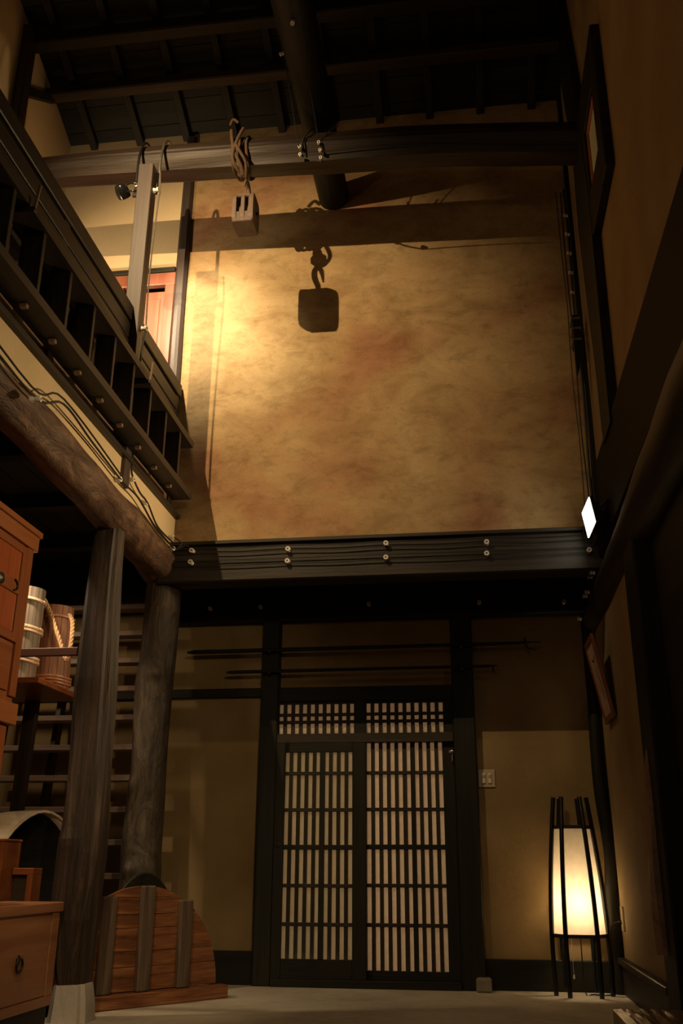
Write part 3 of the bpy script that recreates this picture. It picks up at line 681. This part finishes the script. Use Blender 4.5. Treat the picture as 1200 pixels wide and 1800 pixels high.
# cross beam fittings
for pos, t in (((-1.155, 5.910, 6.20), 'left one, upper'), ((-1.15, 5.920, 6.13), 'left one, lower'), ((-1.0, 5.905, 6.22), 'middle one, upper'), ((-0.99, 5.915, 6.15), 'middle one, lower'), ((-0.985, 5.92, 6.08), 'bottom one')):
    insulator(pos, (0, -1, -0.3), 'small insulator on the face of the great roof beam under the log, ' + t, 0.013, 0.03)
cab('cable', [(-1.16, 5.880, 6.19), (-1.22, 5.4, 6.75), (-1.24, 4.6, 6.78)], 'thin cable rising from the great beam to the roof log, left', 0.004)
cab('cable', [(-1.0, 5.910, 6.21), (-1.03, 5.5, 6.52), (-1.05, 4.9, 6.50)], 'thin cable rising from the great beam to the roof log, right', 0.004)
cab('cable', [(-1.05, 5.95, 6.42), (-1.09, 5.895, 6.33), (-1.13, 5.880, 6.22), (-1.13, 5.920, 6.12), (-0.98, 5.925, 6.06)], 'curved black cable on the great beam, left', 0.006)
cab('cable', [(-0.86, 5.95, 6.42), (-0.94, 5.920, 6.33), (-0.97, 5.910, 6.22), (-0.985, 5.920, 6.15)], 'curved black cable on the great beam, right', 0.006)
cab('cable', [(-0.985, 5.920, 6.06), (-0.4, 5.915, 6.05), (0.3, 5.88, 5.99), (1.0, 5.9, 5.92)], 'thin wire strung along the underside of the great beam to the right wall', 0.004)
cab('cable', [(-0.985, 5.920, 6.15), (-0.2, 5.895, 6.14), (0.5, 5.895, 6.06), (1.0, 5.9, 6.0)], 'thin wire strung along the face of the great beam to the right wall', 0.004)
insulator((-1.05, 4.98, 6.49), (0, -0.2, -1), 'tiny insulator under the roof log, right of its edge', 0.014, 0.03)
insulator((-1.19, 5.35, 6.60), (-1, -0.2, -0.6), 'tiny insulator on the left flank of the roof log', 0.014, 0.03)
# bundle of wires in the right corner
for k, (dx, dy, t) in enumerate(((0.0, 0.0, 'thick, in front'), (-0.035, 0.03, 'second'), (-0.07, 0.04, 'thin, nearest the plaster'), (0.01, -0.07, 'on the side wall'))):
    pts = []
    for j, z in enumerate((6.3, 5.7, 5.2, 4.8, 4.4, 4.0, 3.6, 3.35, 3.20)):
        w_ = 0.016 * math.sin(j * 1.9 + k * 2)
        pts.append((0.975 + dx * 0.8 + w_ * 0.5 + (0 if j < 8 else -0.03), 6.80 + dy + w_, z))
    cab('cable', pts, 'black cable running down the right corner of the plaster wall, ' + t, (0.010, 0.006, 0.004, 0.006)[k])
jb = thing('junction_box', 'dark clamp block gripping the cables in the right corner of the wall', 'clamp', (0.96, 6.77, 4.72))
put('block', B(0.93, 0.99, 6.70, 6.82, 4.72, 5.0, 0.01), 'iron', jb)
put('wedge', MB().prism([(0, 0), (0.09, 0.32), (0.0, 0.32)], frame((0.93, 6.74, 4.42), (1, 0, 0), (0, 0, 1)), 0.05), 'iron', jb)
for z in (4.76, 4.86, 4.95):
    put('band', B(0.922, 0.995, 6.69, 6.83, z, z + 0.018, 0.002), 'steel', jb)
for k in range(5):
    z = 5.25 + k * 0.19
    insulator((0.985, 6.78, z), (-1, -0.4, 0), 'small dark clip on the cables in the right corner, %s' % ('lowest', 'second from the bottom', 'in the middle', 'second from the top', 'highest')[k], 0.014, 0.035)
for (x, y_, z, t) in ((0.965, 7.12, 2.94, 'left of the upper pair'), (0.965, 6.98, 2.93, 'right of the upper pair'), (0.955, 7.45, 2.88, 'left of the lower pair'), (0.955, 7.3, 2.87, 'right of the lower pair'), (0.945, 7.86, 2.80, 'above the crooked corner post')):
    insulator((x, y_, z), (-1, -0.2, 0), 'dim insulator on the brown log beam at the right, ' + t, 0.015, 0.035)

# ================================================================== FLOODLIGHT
fl = thing('floodlight', 'lit halogen floodlight fixed to the right beam, face glaring white', 'floodlight', (0.92, 6.5, 3.09))
TL, TR, BL, BR = Vector((0.877, 6.30, 3.277)), Vector((0.876, 6.72, 3.314)), Vector((0.904, 6.30, 3.094)), Vector((0.905, 6.72, 3.12))
nrm = Vector((1, 0, 0.1))
def slab(a, b, c_, d, off0, off1, shrink=0.0):
    cen = (a + b + c_ + d) / 4
    q = [v + (cen - v) * shrink for v in (a, b, d, c_)]
    return MB().rings([[v + nrm * off0 for v in q], [v + nrm * off1 for v in q]])
put('light_face', slab(TL, TR, BL, BR, 0.0, 0.004, 0.0), 'flood', fl)
mbh = slab(TL, TR, BL, BR, 0.006, 0.03, -0.06)
put('housing', mbh, 'iron', fl)
put('reflector_back', slab(TL, TR, BL, BR, 0.03, 0.075, 0.25), 'iron', fl)
put('bracket', MB().tube([(0.95, 6.28, 3.2), (0.99, 6.24, 3.22), (1.02, 6.3, 3.24), (1.02, 6.45, 3.22), (0.97, 6.5, 3.2)], 0.012, 8, 4), 'iron', fl)

# ================================================================== POLES ABOVE THE DOOR
p1 = thing('long_pole', 'upper long black fire-hook pole mounted level above the entrance', 'pole', (-0.9, 7.86, 2.6))
put('shaft', MB().tube([(-2.41, 7.86, 2.592), (-2.35, 7.86, 2.594), (0.46, 7.86, 2.607)], [0.008, 0.019, 0.015], 10), 'sootX', p1)
put('hook_head', MB().tube([(0.44, 7.86, 2.607), (0.60, 7.86, 2.612)], [0.016, 0.005], 8).tube([(0.47, 7.86, 2.65), (0.475, 7.86, 2.60), (0.50, 7.86, 2.56), (0.56, 7.86, 2.545)], [0.006, 0.011, 0.008, 0.004], 8, 4), 'iron', p1)
p2 = thing('long_pole', 'lower shorter black fire-hook pole mounted level above the entrance', 'pole', (-0.9, 7.86, 2.41))
put('shaft', MB().tube([(-2.055, 7.86, 2.412), (-2.01, 7.86, 2.413), (0.17, 7.86, 2.421)], [0.007, 0.015, 0.012], 10), 'sootX', p2)
put('hook_head', MB().tube([(0.16, 7.86, 2.421), (0.24, 7.86, 2.423)], [0.012, 0.004], 8).tube([(0.195, 7.86, 2.425), (0.205, 7.86, 2.37)], [0.010, 0.005], 8), 'iron', p2)
for x in (-1.68, -0.055):
    for z, t in ((2.60, 'upper'), (2.415, 'lower')):
        tag(put('pole_bracket', B(x - 0.012, x + 0.012, 7.835, 7.90, z - 0.03, z - 0.012, 0.002), 'iron'), 'small iron rest under the %s pole on the %s door post' % (t, 'left' if x < -1 else 'right'), 'bracket')

# ================================================================== SWITCH, OUTLET, STONE
sw = thing('light_switch', 'ivory plate with two switches on the wall right of the door', 'switch', (0.107, 7.99, 1.46))
put('plate', B(0.042, 0.176, 7.988, 8.0, 1.465, 1.605, 0.004), 'plastic', sw)
for x in (0.085, 0.133):
    rk = put('rocker', B(x - 0.014, x + 0.014, 7.978, 7.989, 1.495, 1.575, 0.003), 'ceramic', sw, label='pale switch rocker')
    put('toggle', B(x - 0.010, x + 0.010, 7.972, 7.979, 1.540, 1.565, 0.003), 'plastic', rk)
ou = thing('wall_outlet', 'small ivory outlet plate low on the right wall with a plug in it', 'outlet', (1.045, 7.74, 0.43))
put('plate', B(1.035, 1.05, 7.69, 7.80, 0.43, 0.60, 0.003), 'plastic', ou)
put('plug', MB().lathe([(0.014, 0), (0.014, 0.02), (0.006, 0.03), (0.0, 0.03)], (1.035, 7.76, 0.49), (-1, 0, 0), 12), 'black', ou)
tag(put('power_cord', MB().tube([(1.0, 7.76, 0.49), (0.97, 7.77, 0.475), (0.955, 7.775, 0.40), (0.95, 7.78, 0.1), (0.93, 7.79, 0.012), (0.80, 7.79, 0.008), (0.74, 7.79, 0.03), (0.735, 7.79, 0.38)], 0.005, 6, 5), 'cable'), 'thin black power cord from the outlet to the paper floor lamp', 'cord')
tag(put('corner_stone', B(-0.04, 0.075, 7.80, 7.92, 0.0, 0.095, 0.012), 'stone'), 'small grey stone block at the foot of the right door post', 'stone')

# ================================================================== PAPER FLOOR LAMP
LX, LY = 0.727, 7.80
lm = thing('floor_lamp', 'glowing paper lantern floor lamp with six black bowed poles', 'lamp', (LX, LY, 0))
zz = [0, 0.4, 0.8, 1.15, 1.37]; rr_ = [0.207, 0.212, 0.190, 0.155, 0.128]
angs = [198, 238, 302, 350, 58, 122]
for a in angs:
    th = math.radians(a)
    put('pole', MB().tube([(LX + r_ * math.cos(th), LY + r_ * math.sin(th), z) for z, r_ in zip(zz, rr_)], 0.0175, 10, 4), 'black', lm)
def rad(z):
    for i in range(4):
        if z <= zz[i + 1]: return rr_[i] + (rr_[i + 1] - rr_[i]) * (z - zz[i]) / (zz[i + 1] - zz[i])
def hexring(z, off):
    return [Vector((LX + (rad(z) + off) * math.cos(math.radians(a)), LY + (rad(z) + off) * math.sin(math.radians(a)), z)) for a in angs]
shz = [0.405 + (1.145 - 0.405) * i / 8 for i in range(9)]
mbs = MB().rings([hexring(z, -0.018) for z in shz], cap=False)
sh = put('lamp_shade', mbs, 'shade', lm, label='warm glowing paper shade')
def hexband(z0, z1):
    m_ = MB(); n = 6
    A = [hexring(z0, -0.008), hexring(z1, -0.008)]; Bq = [hexring(z0, -0.03), hexring(z1, -0.03)]
    for i in range(6):
        j = (i + 1) % 6
        vs = [m_.bm.verts.new(q) for q in (A[0][i], A[0][j], A[1][j], A[1][i], Bq[0][i], Bq[0][j], Bq[1][j], Bq[1][i])]
        for fc in ((0, 1, 2, 3), (4, 7, 6, 5), (0, 4, 5, 1), (3, 2, 6, 7), (0, 3, 7, 4), (1, 5, 6, 2)): m_.bm.faces.new([vs[t] for t in fc])
    return m_
put('ring', hexband(0.385, 0.41), 'darkX', lm); put('ring', hexband(1.14, 1.165), 'darkX', lm)
put('crossbar', B(LX - 0.17, LX + 0.17, LY - 0.008, LY + 0.008, 0.39, 0.405), 'darkX', lm)
put('socket', MB().lathe([(0.02, 0.40), (0.02, 0.50), (0.014, 0.53)], (LX, LY, 0), n=14), 'ceramic', lm)
put('bulb', MB().lathe([(0.012, 0.53), (0.03, 0.565), (0.036, 0.60), (0.03, 0.635), (0.0, 0.65)], (LX, LY, 0), n=16), 'bulb', lm)
put('pull_cord', MB().tube([(LX - 0.06, LY - 0.02, 0.39), (LX - 0.06, LY - 0.02, 0.13)], 0.0015, 5).lathe([(0.0, 0.105), (0.007, 0.11), (0.006, 0.13), (0.0, 0.14)], (LX - 0.06, LY - 0.02, 0), n=8), 'ceramic', lm)
pd = bpy.data.lights.new('lantern_bulb_light', 'POINT'); po = bpy.data.objects.new('lantern_bulb_light', pd); COL.objects.link(po)
po.location = (LX, LY, 0.61); pd.energy = 17; pd.color = (1.0, 0.76, 0.46); pd.shadow_soft_size = 0.045

# ================================================================== PICTURE ON RIGHT WALL
pc = thing('framed_calligraphy', 'thin wooden framed sheet of brush writing tilting off the right wall', 'picture', (1.0, 7.3, 1.87))
bot = Vector((1.035, 7.50, 1.885)); U_ = Vector((0.0, -1, 0)); V_ = Vector((-0.11, 0, 0.60)).normalized(); Wd, Hd = 0.44, 0.62
F = frame(bot, U_, V_)        # w = U x V
def fb(u0, u1, v0, v1, w0, w1, bev=0.003): return B(u0, u1, v0, v1, w0, w1, bev, mat=F)
sgn = 1 if (F.to_3x3() @ Vector((0, 0, 1))).x < 0 else -1
def W(a, b): return (min(sgn * a, sgn * b), max(sgn * a, sgn * b))
put('back_board', fb(0.01, Wd - 0.01, 0.01, Hd - 0.01, *W(0.0, 0.008)), 'cabZ', pc)
for a in ((0, 0.04, 0, Hd), (Wd - 0.04, Wd, 0, Hd), (0.04, Wd - 0.04, 0, 0.04), (0.04, Wd - 0.04, Hd - 0.04, Hd)):
    put('frame', fb(*a, *W(0.0, 0.022)), 'cabZ', pc)
shp = put('sheet', fb(0.04, Wd - 0.04, 0.04, Hd - 0.04, *W(0.009, 0.012), 0), 'art', pc)
ink = MB()
def stroke(pts, w_):
    for (a, b) in zip(pts, pts[1:]):
        A_, B_ = Vector((*a, 0)), Vector((*b, 0)); d = (B_ - A_).normalized(); n_ = Vector((-d.y, d.x, 0)) * w_
        q = [A_ - n_, B_ - n_, B_ + n_, A_ + n_]
        vs = [ink.bm.verts.new(F @ Vector((v.x, v.y, sgn * 0.0135))) for v in q]; ink.bm.faces.new(vs)
stroke([(0.12, 0.47), (0.22, 0.45), (0.30, 0.48)], 0.008)
stroke([(0.26, 0.40), (0.25, 0.3), (0.26, 0.16)], 0.009)
stroke([(0.16, 0.40), (0.17, 0.33)], 0.005); stroke([(0.15, 0.28), (0.165, 0.22)], 0.005); stroke([(0.25, 0.3), (0.29, 0.26)], 0.005)
put('brush_writing', ink, 'ink', shp)

# ================================================================== BOTTOM RIGHT BLOCK
def step_block():
    m_ = MB(); nx, ny = 26, 60; g = []
    for j in range(ny + 1):
        yy = 3.2 + (5.54 - 3.2) * j / ny; row = []
        for i in range(nx + 1):
            xx = 0.655 + 0.445 * i / nx
            n_ = noise.noise(Vector((xx * 22, yy * 2.2, 0))) + 0.5 * noise.noise(Vector((xx * 60, yy * 5, 3)))
            ed = min(i, 2) / 2 * min(ny - j, 2) / 2
            row.append(m_.bm.verts.new((xx + (0.012 * (1 - min(i, 2) / 2)) * 0, yy, 0.185 + 0.014 * ed + 0.008 * n_)))
        g.append(row)
    for j in range(ny):
        for i in range(nx): m_.bm.faces.new((g[j][i], g[j][i + 1], g[j + 1][i + 1], g[j + 1][i]))
    per = [g[0][i] for i in range(nx + 1)] + [g[j][nx] for j in range(1, ny + 1)] + [g[ny][i] for i in range(nx - 1, -1, -1)] + [g[j][0] for j in range(ny - 1, 0, -1)]
    low = [m_.bm.verts.new((v.co.x, v.co.y, 0.0)) for v in per]; n = len(per)
    for i in range(n): m_.bm.faces.new((per[i], per[(i + 1) % n], low[(i + 1) % n], low[i]))
    m_.bm.faces.new(low); m_.sm = False
    return m_
tag(put('wooden_step', step_block(), 'ledge'), 'low rough-grained wooden step block in the bottom right corner', 'step')

# ================================================================== ROUND LID LEANING
LO = Vector((-2.45, 6.43, 0)); lu = Vector((0.62, 0.81, 0)).normalized(); ln = Vector((0.81, -0.62, 0)).normalized()
lidt = thing('vat_cover', 'half-round lid of old grooved planks with three battens, standing before the log post', 'lid', LO + lu * 0.33)
FL = frame(LO, lu, (0, 0, 1))   # w = u x z = points to (0.81,-0.62) -> toward viewer side
wsg = 1 if (FL.to_3x3() @ Vector((0, 0, 1))).dot(ln) > 0 else -1
def LW(a, b): return (min(wsg * a, wsg * b), max(wsg * a, wsg * b))
cS, cZ, rL = 0.33, 0.09, 0.64
def arcz(s_): return cZ + math.sqrt(max(rL * rL - (s_ - cS) ** 2, 0))
zs = [0.09, 0.235, 0.33, 0.47, 0.555, 0.66, 0.731]
for z0, z1 in zip(zs, zs[1:]):
    poly = []
    n = 10
    for i in range(n + 1):
        z = z0 + 0.002 + (z1 - z0 - 0.004) * i / n; poly.append((cS + math.sqrt(max(rL ** 2 - (z - cZ) ** 2, 0)), z))
    for i in range(n + 1):
        z = z1 - 0.002 - (z1 - z0 - 0.004) * i / n; poly.append((cS - math.sqrt(max(rL ** 2 - (z - cZ) ** 2, 0)), z))
    poly = [q for i, q in enumerate(poly) if i == 0 or (Vector(q) - Vector(poly[i - 1])).length > 1e-4]
    put('plank', MB().prism(poly, FL @ Matrix.Translation((0, 0, -0.02)), 0.035), 'lidn' if 'lidn' in mt else 'lid', lidt)
for s0 in (0.05, 0.345, 0.665):
    zt = arcz(s0) + 0.004
    put('batten', B(s0 - 0.055, s0 + 0.045, 0.085, min(zt - 0.002, zt), *LW(0.015, 0.065), 0.008, mat=FL), 'batten', lidt)
put('base_board', B(-0.33, 1.03, 0.0, 0.085, *LW(-0.01, 0.09), 0.008, mat=FL), 'lid', lidt)
# darker lid behind
FL2 = FL @ Matrix.Translation((0.42, 0, -0.16 * wsg))
l2 = thing('vat_cover', 'second dark round lid, mostly hidden behind the log post and the front lid', 'lid', FL2 @ Vector((0.3, 0, 0)))
poly = [(0.02 + 0.36 * math.cos(PI * i / 30), 0.0 + 0.80 * math.sin(PI * i / 30)) for i in range(31)]
put('disc', MB().prism(poly, FL2 @ Matrix.Translation((0, 0, -0.02)), 0.035), 'sootZ', l2)
put('rim', MB().tube([FL2 @ Vector((u, v + 0.004, 0.0)) for u, v in poly], 0.012, 6), 'sootZ', l2)

# ================================================================== CHEST, lower left
ch = thing('low_chest', 'low reddish wooden drawer chest in the bottom left corner', 'chest', (-2.7, 5.1, 0.0))
X0, Xb = -2.45, -2.78; Y0, Y1 = 4.3, 5.80
put('plinth', B(Xb, X0 - 0.02, Y0, Y1 - 0.02, 0.0, 0.11), 'sootY', ch)
put('body', B(Xb, X0 - 0.008, Y0, Y1 - 0.01, 0.11, 0.60, 0.003), 'chestY', ch)
put('top_board', B(Xb - 0.01, X0 + 0.012, Y0 - 0.02, Y1 + 0.012, 0.60, 0.655, 0.005), 'chestY', ch)
put('stile', B(X0 - 0.01, X0 + 0.002, Y1 - 0.11, Y1 - 0.01, 0.16, 0.60, 0.003), 'chestY', ch)
put('bottom_rail', B(X0 - 0.01, X0 + 0.002, Y0, Y1 - 0.01, 0.11, 0.16, 0.003), 'chestY', ch)
dr = put('drawer', B(X0 - 0.01, X0 - 0.001, 4.85, Y1 - 0.12, 0.165, 0.585, 0.004), 'chestY', ch)
put('ring_pull', MB().tube([(X0 + 0.012, 5.30 + 0.035 * math.sin(t), 0.355 - 0.035 * math.cos(t)) for t in [math.radians(q) for q in range(-150, 151, 20)]], 0.007, 8), 'iron', dr)
put('pull_plate', MB().lathe([(0.0, 0), (0.02, 0.0), (0.018, 0.006), (0.0, 0.008)], (X0, 5.30, 0.385), (1, 0, 0), 12), 'iron', dr)

# ================================================================== TALL CABINET, left
cb = thing('tall_cabinet', 'tall reddish wooden cabinet with panelled doors and black iron pulls, at the left edge', 'cabinet', (-3.1, 4.9, 0.0))
X0, Xb, Y0, Y1 = -2.815, -3.38, 4.10, 5.615
put('body', B(Xb, X0 - 0.013, Y0, Y1, 1.795, 2.835, 0.003), 'cabZ', cb)
put('cornice', B(Xb, X0 + 0.013, Y0, Y1 + 0.048, 2.80, 2.90, 0.003), 'cabY', cb)
put('cornice', B(Xb, X0 + 0.027, Y0, Y1 + 0.064, 2.90, 2.94, 0.004), 'cabY', cb)
put('stile', B(X0 - 0.015, X0 + 0.004, Y1 - 0.080, Y1 + 0.004, 1.835, 2.80, 0.003), 'cabZ', cb)
def cabdoor(y0, y1, z0, z1):
    d = put('door', B(X0 - 0.014, X0 - 0.004, y0, y1, z0, z1, 0.002), 'cabZ', cb)
    put('door_panel', B(X0 - 0.008, X0 - 0.002, y0 + 0.058, y1 - 0.058, z0 + 0.058, z1 - 0.053, 0.001), 'cabred', d)
    for a in ((y0, y0 + 0.053, z0, z1), (y1 - 0.053, y1, z0, z1)): put('door_stile', B(X0 - 0.006, X0 + 0.006, *a, 0.002), 'cabZ', d)
    for a in ((y0 + 0.053, y1 - 0.053, z0, z0 + 0.053), (y0 + 0.053, y1 - 0.053, z1 - 0.053, z1)): put('door_rail', B(X0 - 0.006, X0 + 0.006, *a, 0.002), 'cabY', d)
    return d
for y0 in (4.98, 4.42):
    cabdoor(y0, y0 + 0.55, 2.165, 2.79)
    du = put('middle_rail', B(X0 - 0.006, X0 + 0.008, y0 + 0.053, y0 + 0.497, 2.46, 2.545, 0.002), 'cabY', cb)
    put('lock_plate', MB().lathe([(0.0, 0), (0.036, 0), (0.034, 0.006), (0.013, 0.013), (0.0, 0.017)], (X0 + 0.008, y0 + 0.25, 2.50), (1, 0, 0), 16), 'iron', du)
    put('iron_catch', MB().tube([(X0 + 0.013, y0 + 0.42, 2.54), (X0 + 0.013, y0 + 0.455, 2.525), (X0 + 0.013, y0 + 0.46, 2.49), (X0 + 0.013, y0 + 0.42, 2.47)], 0.0065, 6, 4), 'iron', du)
    dr = put('drawer', B(X0 - 0.014, X0, y0, y0 + 0.53, 1.86, 2.13, 0.003), 'cabY', cb)
    put('ring_pull', MB().tube([(X0 + 0.013, y0 + 0.30 + 0.032 * math.sin(t), 2.005 - 0.032 * math.cos(t)) for t in [math.radians(q) for q in range(-150, 151, 20)]], 0.0065, 8), 'iron', dr)
put('base_rail', B(Xb, X0 + 0.022, Y0, Y1 + 0.022, 1.665, 1.795, 0.005), 'cabY', cb)
put('lower_body', B(Xb, X0 - 0.03, Y0, Y1 - 0.03, 0.0, 1.665, 0.003), 'cabZ', cb)
put('lower_stile', B(X0 - 0.03, X0 - 0.012, Y1 - 0.12, Y1 - 0.03, 0.1, 1.665, 0.003), 'cabZ', cb)
put('lower_door', B(X0 - 0.03, X0 - 0.022, Y0 + 0.3, Y1 - 0.13, 0.15, 1.62, 0.003), 'cabZ', cb)

# dark raised floor under the left room furniture
put('floor', B(-4.4, -2.62, 5.85, 7.9, 0.0, 0.11, 0.004), 'darkX', kind='structure')
# small box and drawer between chest and arch
bx = thing('wooden_box', 'dark brown box end standing behind the low chest at the left edge', 'box', (-3.05, 6.0, 0.11))
put('body', B(-3.25, -2.885, 5.86, 6.1, 0.11, 0.995, 0.004), 'cabX', bx)
put('lid', B(-3.26, -2.88, 5.855, 6.105, 0.995, 1.01, 0.003), 'cabX', bx)
sb = thing('wooden_tray', 'small orange-brown framed wooden case standing behind the low chest', 'case', (-2.84, 6.05, 0.11))
put('panel', B(-2.872, -2.765, 6.02, 6.10, 0.11, 0.82), 'darkX', sb)
put('frame', B(-2.872, -2.735, 5.99, 6.12, 0.80, 0.84, 0.003), 'cabX', sb)
put('frame', B(-2.775, -2.735, 5.99, 6.12, 0.11, 0.80, 0.003), 'cabZ', sb)

# arched bark sheet
ar = thing('curved_bark_shell', 'pale arched sheet of bark like a half barrel, open towards the posts', 'shell', (-2.85, 6.5, 0.11))
cA = Vector((-2.90, 6.42, 0.70)); uA = Vector((0.80, 0.60, 0)).normalized(); nA = Vector((-1.0, -0.05, 0.0)).normalized()
def arcring(off, dist, R1, R2, wob=0.0):
    out = []
    for i in range(25):
        th = math.radians(205 - 230 * i / 24)
        out.append(cA + nA * dist + uA * (R1 + off) * math.cos(th) + Vector((0, 0, 1)) * ((R2 + off) * math.sin(th) + wob * math.sin(5 * th + dist * 9)))
    return out
mba = MB(); bm = mba.bm
ds = [0, 0.06, 0.14, 0.24, 0.34, 0.44, 0.5]
outer = [[bm.verts.new(q) for q in arcring(0.014, d, 0.30, 0.49, 0.006 + 0.02 * (d > 0.3))] for d in ds]
inner = [[bm.verts.new(q) for q in arcring(-0.0, d, 0.30, 0.49, 0.006 + 0.02 * (d > 0.3))] for d in ds]
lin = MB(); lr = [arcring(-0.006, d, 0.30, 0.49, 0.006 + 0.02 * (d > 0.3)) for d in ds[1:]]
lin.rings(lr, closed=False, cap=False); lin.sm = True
for G in (outer, inner):
    for a, b in zip(G, G[1:]):
        for i in range(24): bm.faces.new((a[i], a[i + 1], b[i + 1], b[i]))
for i in range(24):
    bm.faces.new((outer[0][i], outer[0][i + 1], inner[0][i + 1], inner[0][i])); bm.faces.new((outer[-1][i], outer[-1][i + 1], inner[-1][i + 1], inner[-1][i]))
for G in (0, -1):
    for a, b, c_, d in zip(outer, outer[1:], inner, inner[1:]): bm.faces.new((a[G], b[G], d[G], c_[G]))
mba.sm = True
put('sheet', mba, 'bark', ar)
put('inner_shade', lin, 'sootX', ar, label='dark layer for the shade inside the bark')  # shade inside the arch, put in as a separate dark layer
put('rim_edge', MB().tube(arcring(0.004, -0.004, 0.30, 0.49, 0.006), 0.010, 6), 'bark', ar)

# ================================================================== BUCKETS on the high stand
st = thing('bucket_stand', 'dark wooden stand carrying the rope-handled buckets', 'stand', (-3.2, 6.5, 0.11))
put('top_board', B(-3.75, -2.90, 6.10, 6.88, 2.02, 2.06, 0.004), 'cabX', st)
put('front_bar', B(-3.56, -2.62, 6.04, 6.075, 2.19, 2.245, 0.004), 'bar', st)
put('bar_arm', B(-3.56, -3.51, 6.04, 6.8, 2.06, 2.19, 0.004), 'darkZ', st)
for x in (-3.62, -3.32):
    put('leg', MB().rings([[Vector((x + a, 6.82 + b, 0.11)) for a, b in ((-0.035, -0.035), (0.035, -0.035), (0.035, 0.035), (-0.035, 0.035))], [Vector((x + a * 1.3 + 0.05, 6.82 + b, 2.02)) for a, b in ((-0.035, -0.035), (0.035, -0.035), (0.035, 0.035), (-0.035, 0.035))]]), 'darkZ', st)
def bucket(cx, cy, z0, h, r0, r1, lab, staves, hoops, hoopm, hoop_r):
    t = thing('bucket', lab, 'bucket', (cx, cy, z0))
    n = 16
    for k in range(n):
        a0 = 2 * PI * (k + 0.03) / n; a1 = 2 * PI * (k + 0.97) / n
        def pt(a, rr2, z): return Vector((cx + rr2 * math.cos(a), cy + rr2 * math.sin(a), z))
        am = (a0 + a1) / 2
        rings_ = []
        for z, r_ in ((z0, r0), (z0 + h, r1)):
            rings_.append([pt(a0, r_, z), pt(am, r_ * 1.01, z), pt(a1, r_, z), pt(a1, r_ - 0.018, z), pt(am, r_ - 0.018, z), pt(a0, r_ - 0.018, z)])
        put('stave', MB().rings(rings_), staves, t)
    put('bottom', MB().lathe([(0.0, 0.03), (r0 - 0.01, 0.03), (r0 - 0.01, 0.05), (0.0, 0.05)], (cx, cy, z0), n=20), staves, t)
    for fz, kk in hoops:
        r_ = r0 + (r1 - r0) * fz + 0.006
        for q in range(kk):
            z = z0 + h * fz + q * hoop_r * 2.1
            pts = [(cx + (r_) * math.cos(2 * PI * i / 24), cy + r_ * math.sin(2 * PI * i / 24), z + 0.004 * math.sin(i)) for i in range(25)]
            put('hoop', MB().tube(pts, hoop_r, 6), hoopm, t)
    return t
b1 = bucket(-3.17, 6.27, 2.06, 0.665, 0.145, 0.15, 'grey-staved wooden bucket with pale hoops, behind the cabinet edge', 'tub', [(0.2, 2), (0.52, 2), (0.86, 1)], 'hoopl', 0.012)
b2 = bucket(-3.105, 6.69, 2.06, 0.64, 0.155, 0.13, 'reddish wooden bucket with a twisted rope handle, beside the squared post', 'tubred', [(0.08, 3), (0.45, 1), (0.86, 1)], 'hoop', 0.011)
def twisted(pts, r_, m, parent):
    P = spline([Vector(q) for q in pts], 14)
    for ph in range(3):
        out = []
        for i, q in enumerate(P):
            t = (P[min(i + 1, len(P) - 1)] - P[max(i - 1, 0)]).normalized(); a = t.orthogonal().normalized(); b = t.cross(a)
            an = i * 0.55 + ph * 2 * PI / 3
            out.append(q + (a * math.cos(an) + b * math.sin(an)) * r_ * 0.5)
        put('strand', MB().tube(out, r_ * 0.62, 6), m, parent)
rh = thing('rope_handle', 'twisted straw rope handle looped over the reddish bucket', 'rope', (-2.98, 6.38, 2.30))
twisted([(-3.09, 6.44, 2.70), (-3.03, 6.43, 2.60), (-2.975, 6.41, 2.49), (-2.92, 6.41, 2.37), (-2.875, 6.40, 2.27), (-2.85, 6.40, 2.24), (-2.835, 6.40, 2.31), (-2.84, 6.42, 2.42), (-2.865, 6.46, 2.53), (-2.92, 6.52, 2.60)], 0.015, 'ropel', rh)
tag(put('wooden_wedge', MB().prism([(0, 0), (0.10, -0.08), (0.10, -0.0), (0.03, 0.06)], frame((-3.23, 6.42, 2.10), (0.9, 0.1, 0), (0, 0, 1)), 0.06), 'tubred'), 'red-brown wedge at the edge of the stand under the reddish bucket', 'wedge')

# ================================================================== STEEP STAIR at the back left
sr_ = thing('steep_stair', 'steep open-tread wooden stair against the back wall, behind the posts', 'stair', (-3.3, 7.7, 0.11))
z = 0.56; k = 0
while z < 3.1:
    yy = 7.42 + (z - 0.5) * 0.13
    put('tread', B(-3.93, -2.52, yy, yy + 0.15, z - 0.045, z, 0.004), 'tread', sr_)
    z += 0.2455; k += 1
for x in (-3.97, -2.56):
    mbp = MB().prism([(7.30, 0.11), (7.55, 0.11), (7.93, 3.1), (7.70, 3.1)], frame((x, 0, 0), (0, 1, 0), (0, 0, 1)), 0.045)
    put('stringer', mbp, 'darkZ', sr_)
put('stringer', MB().prism([(7.50, 0.11), (7.60, 0.11), (7.93, 2.3), (7.83, 2.3)], frame((-3.52, 0, 0), (0, 1, 0), (0, 0, 1)), 0.04), 'darkZ', sr_)
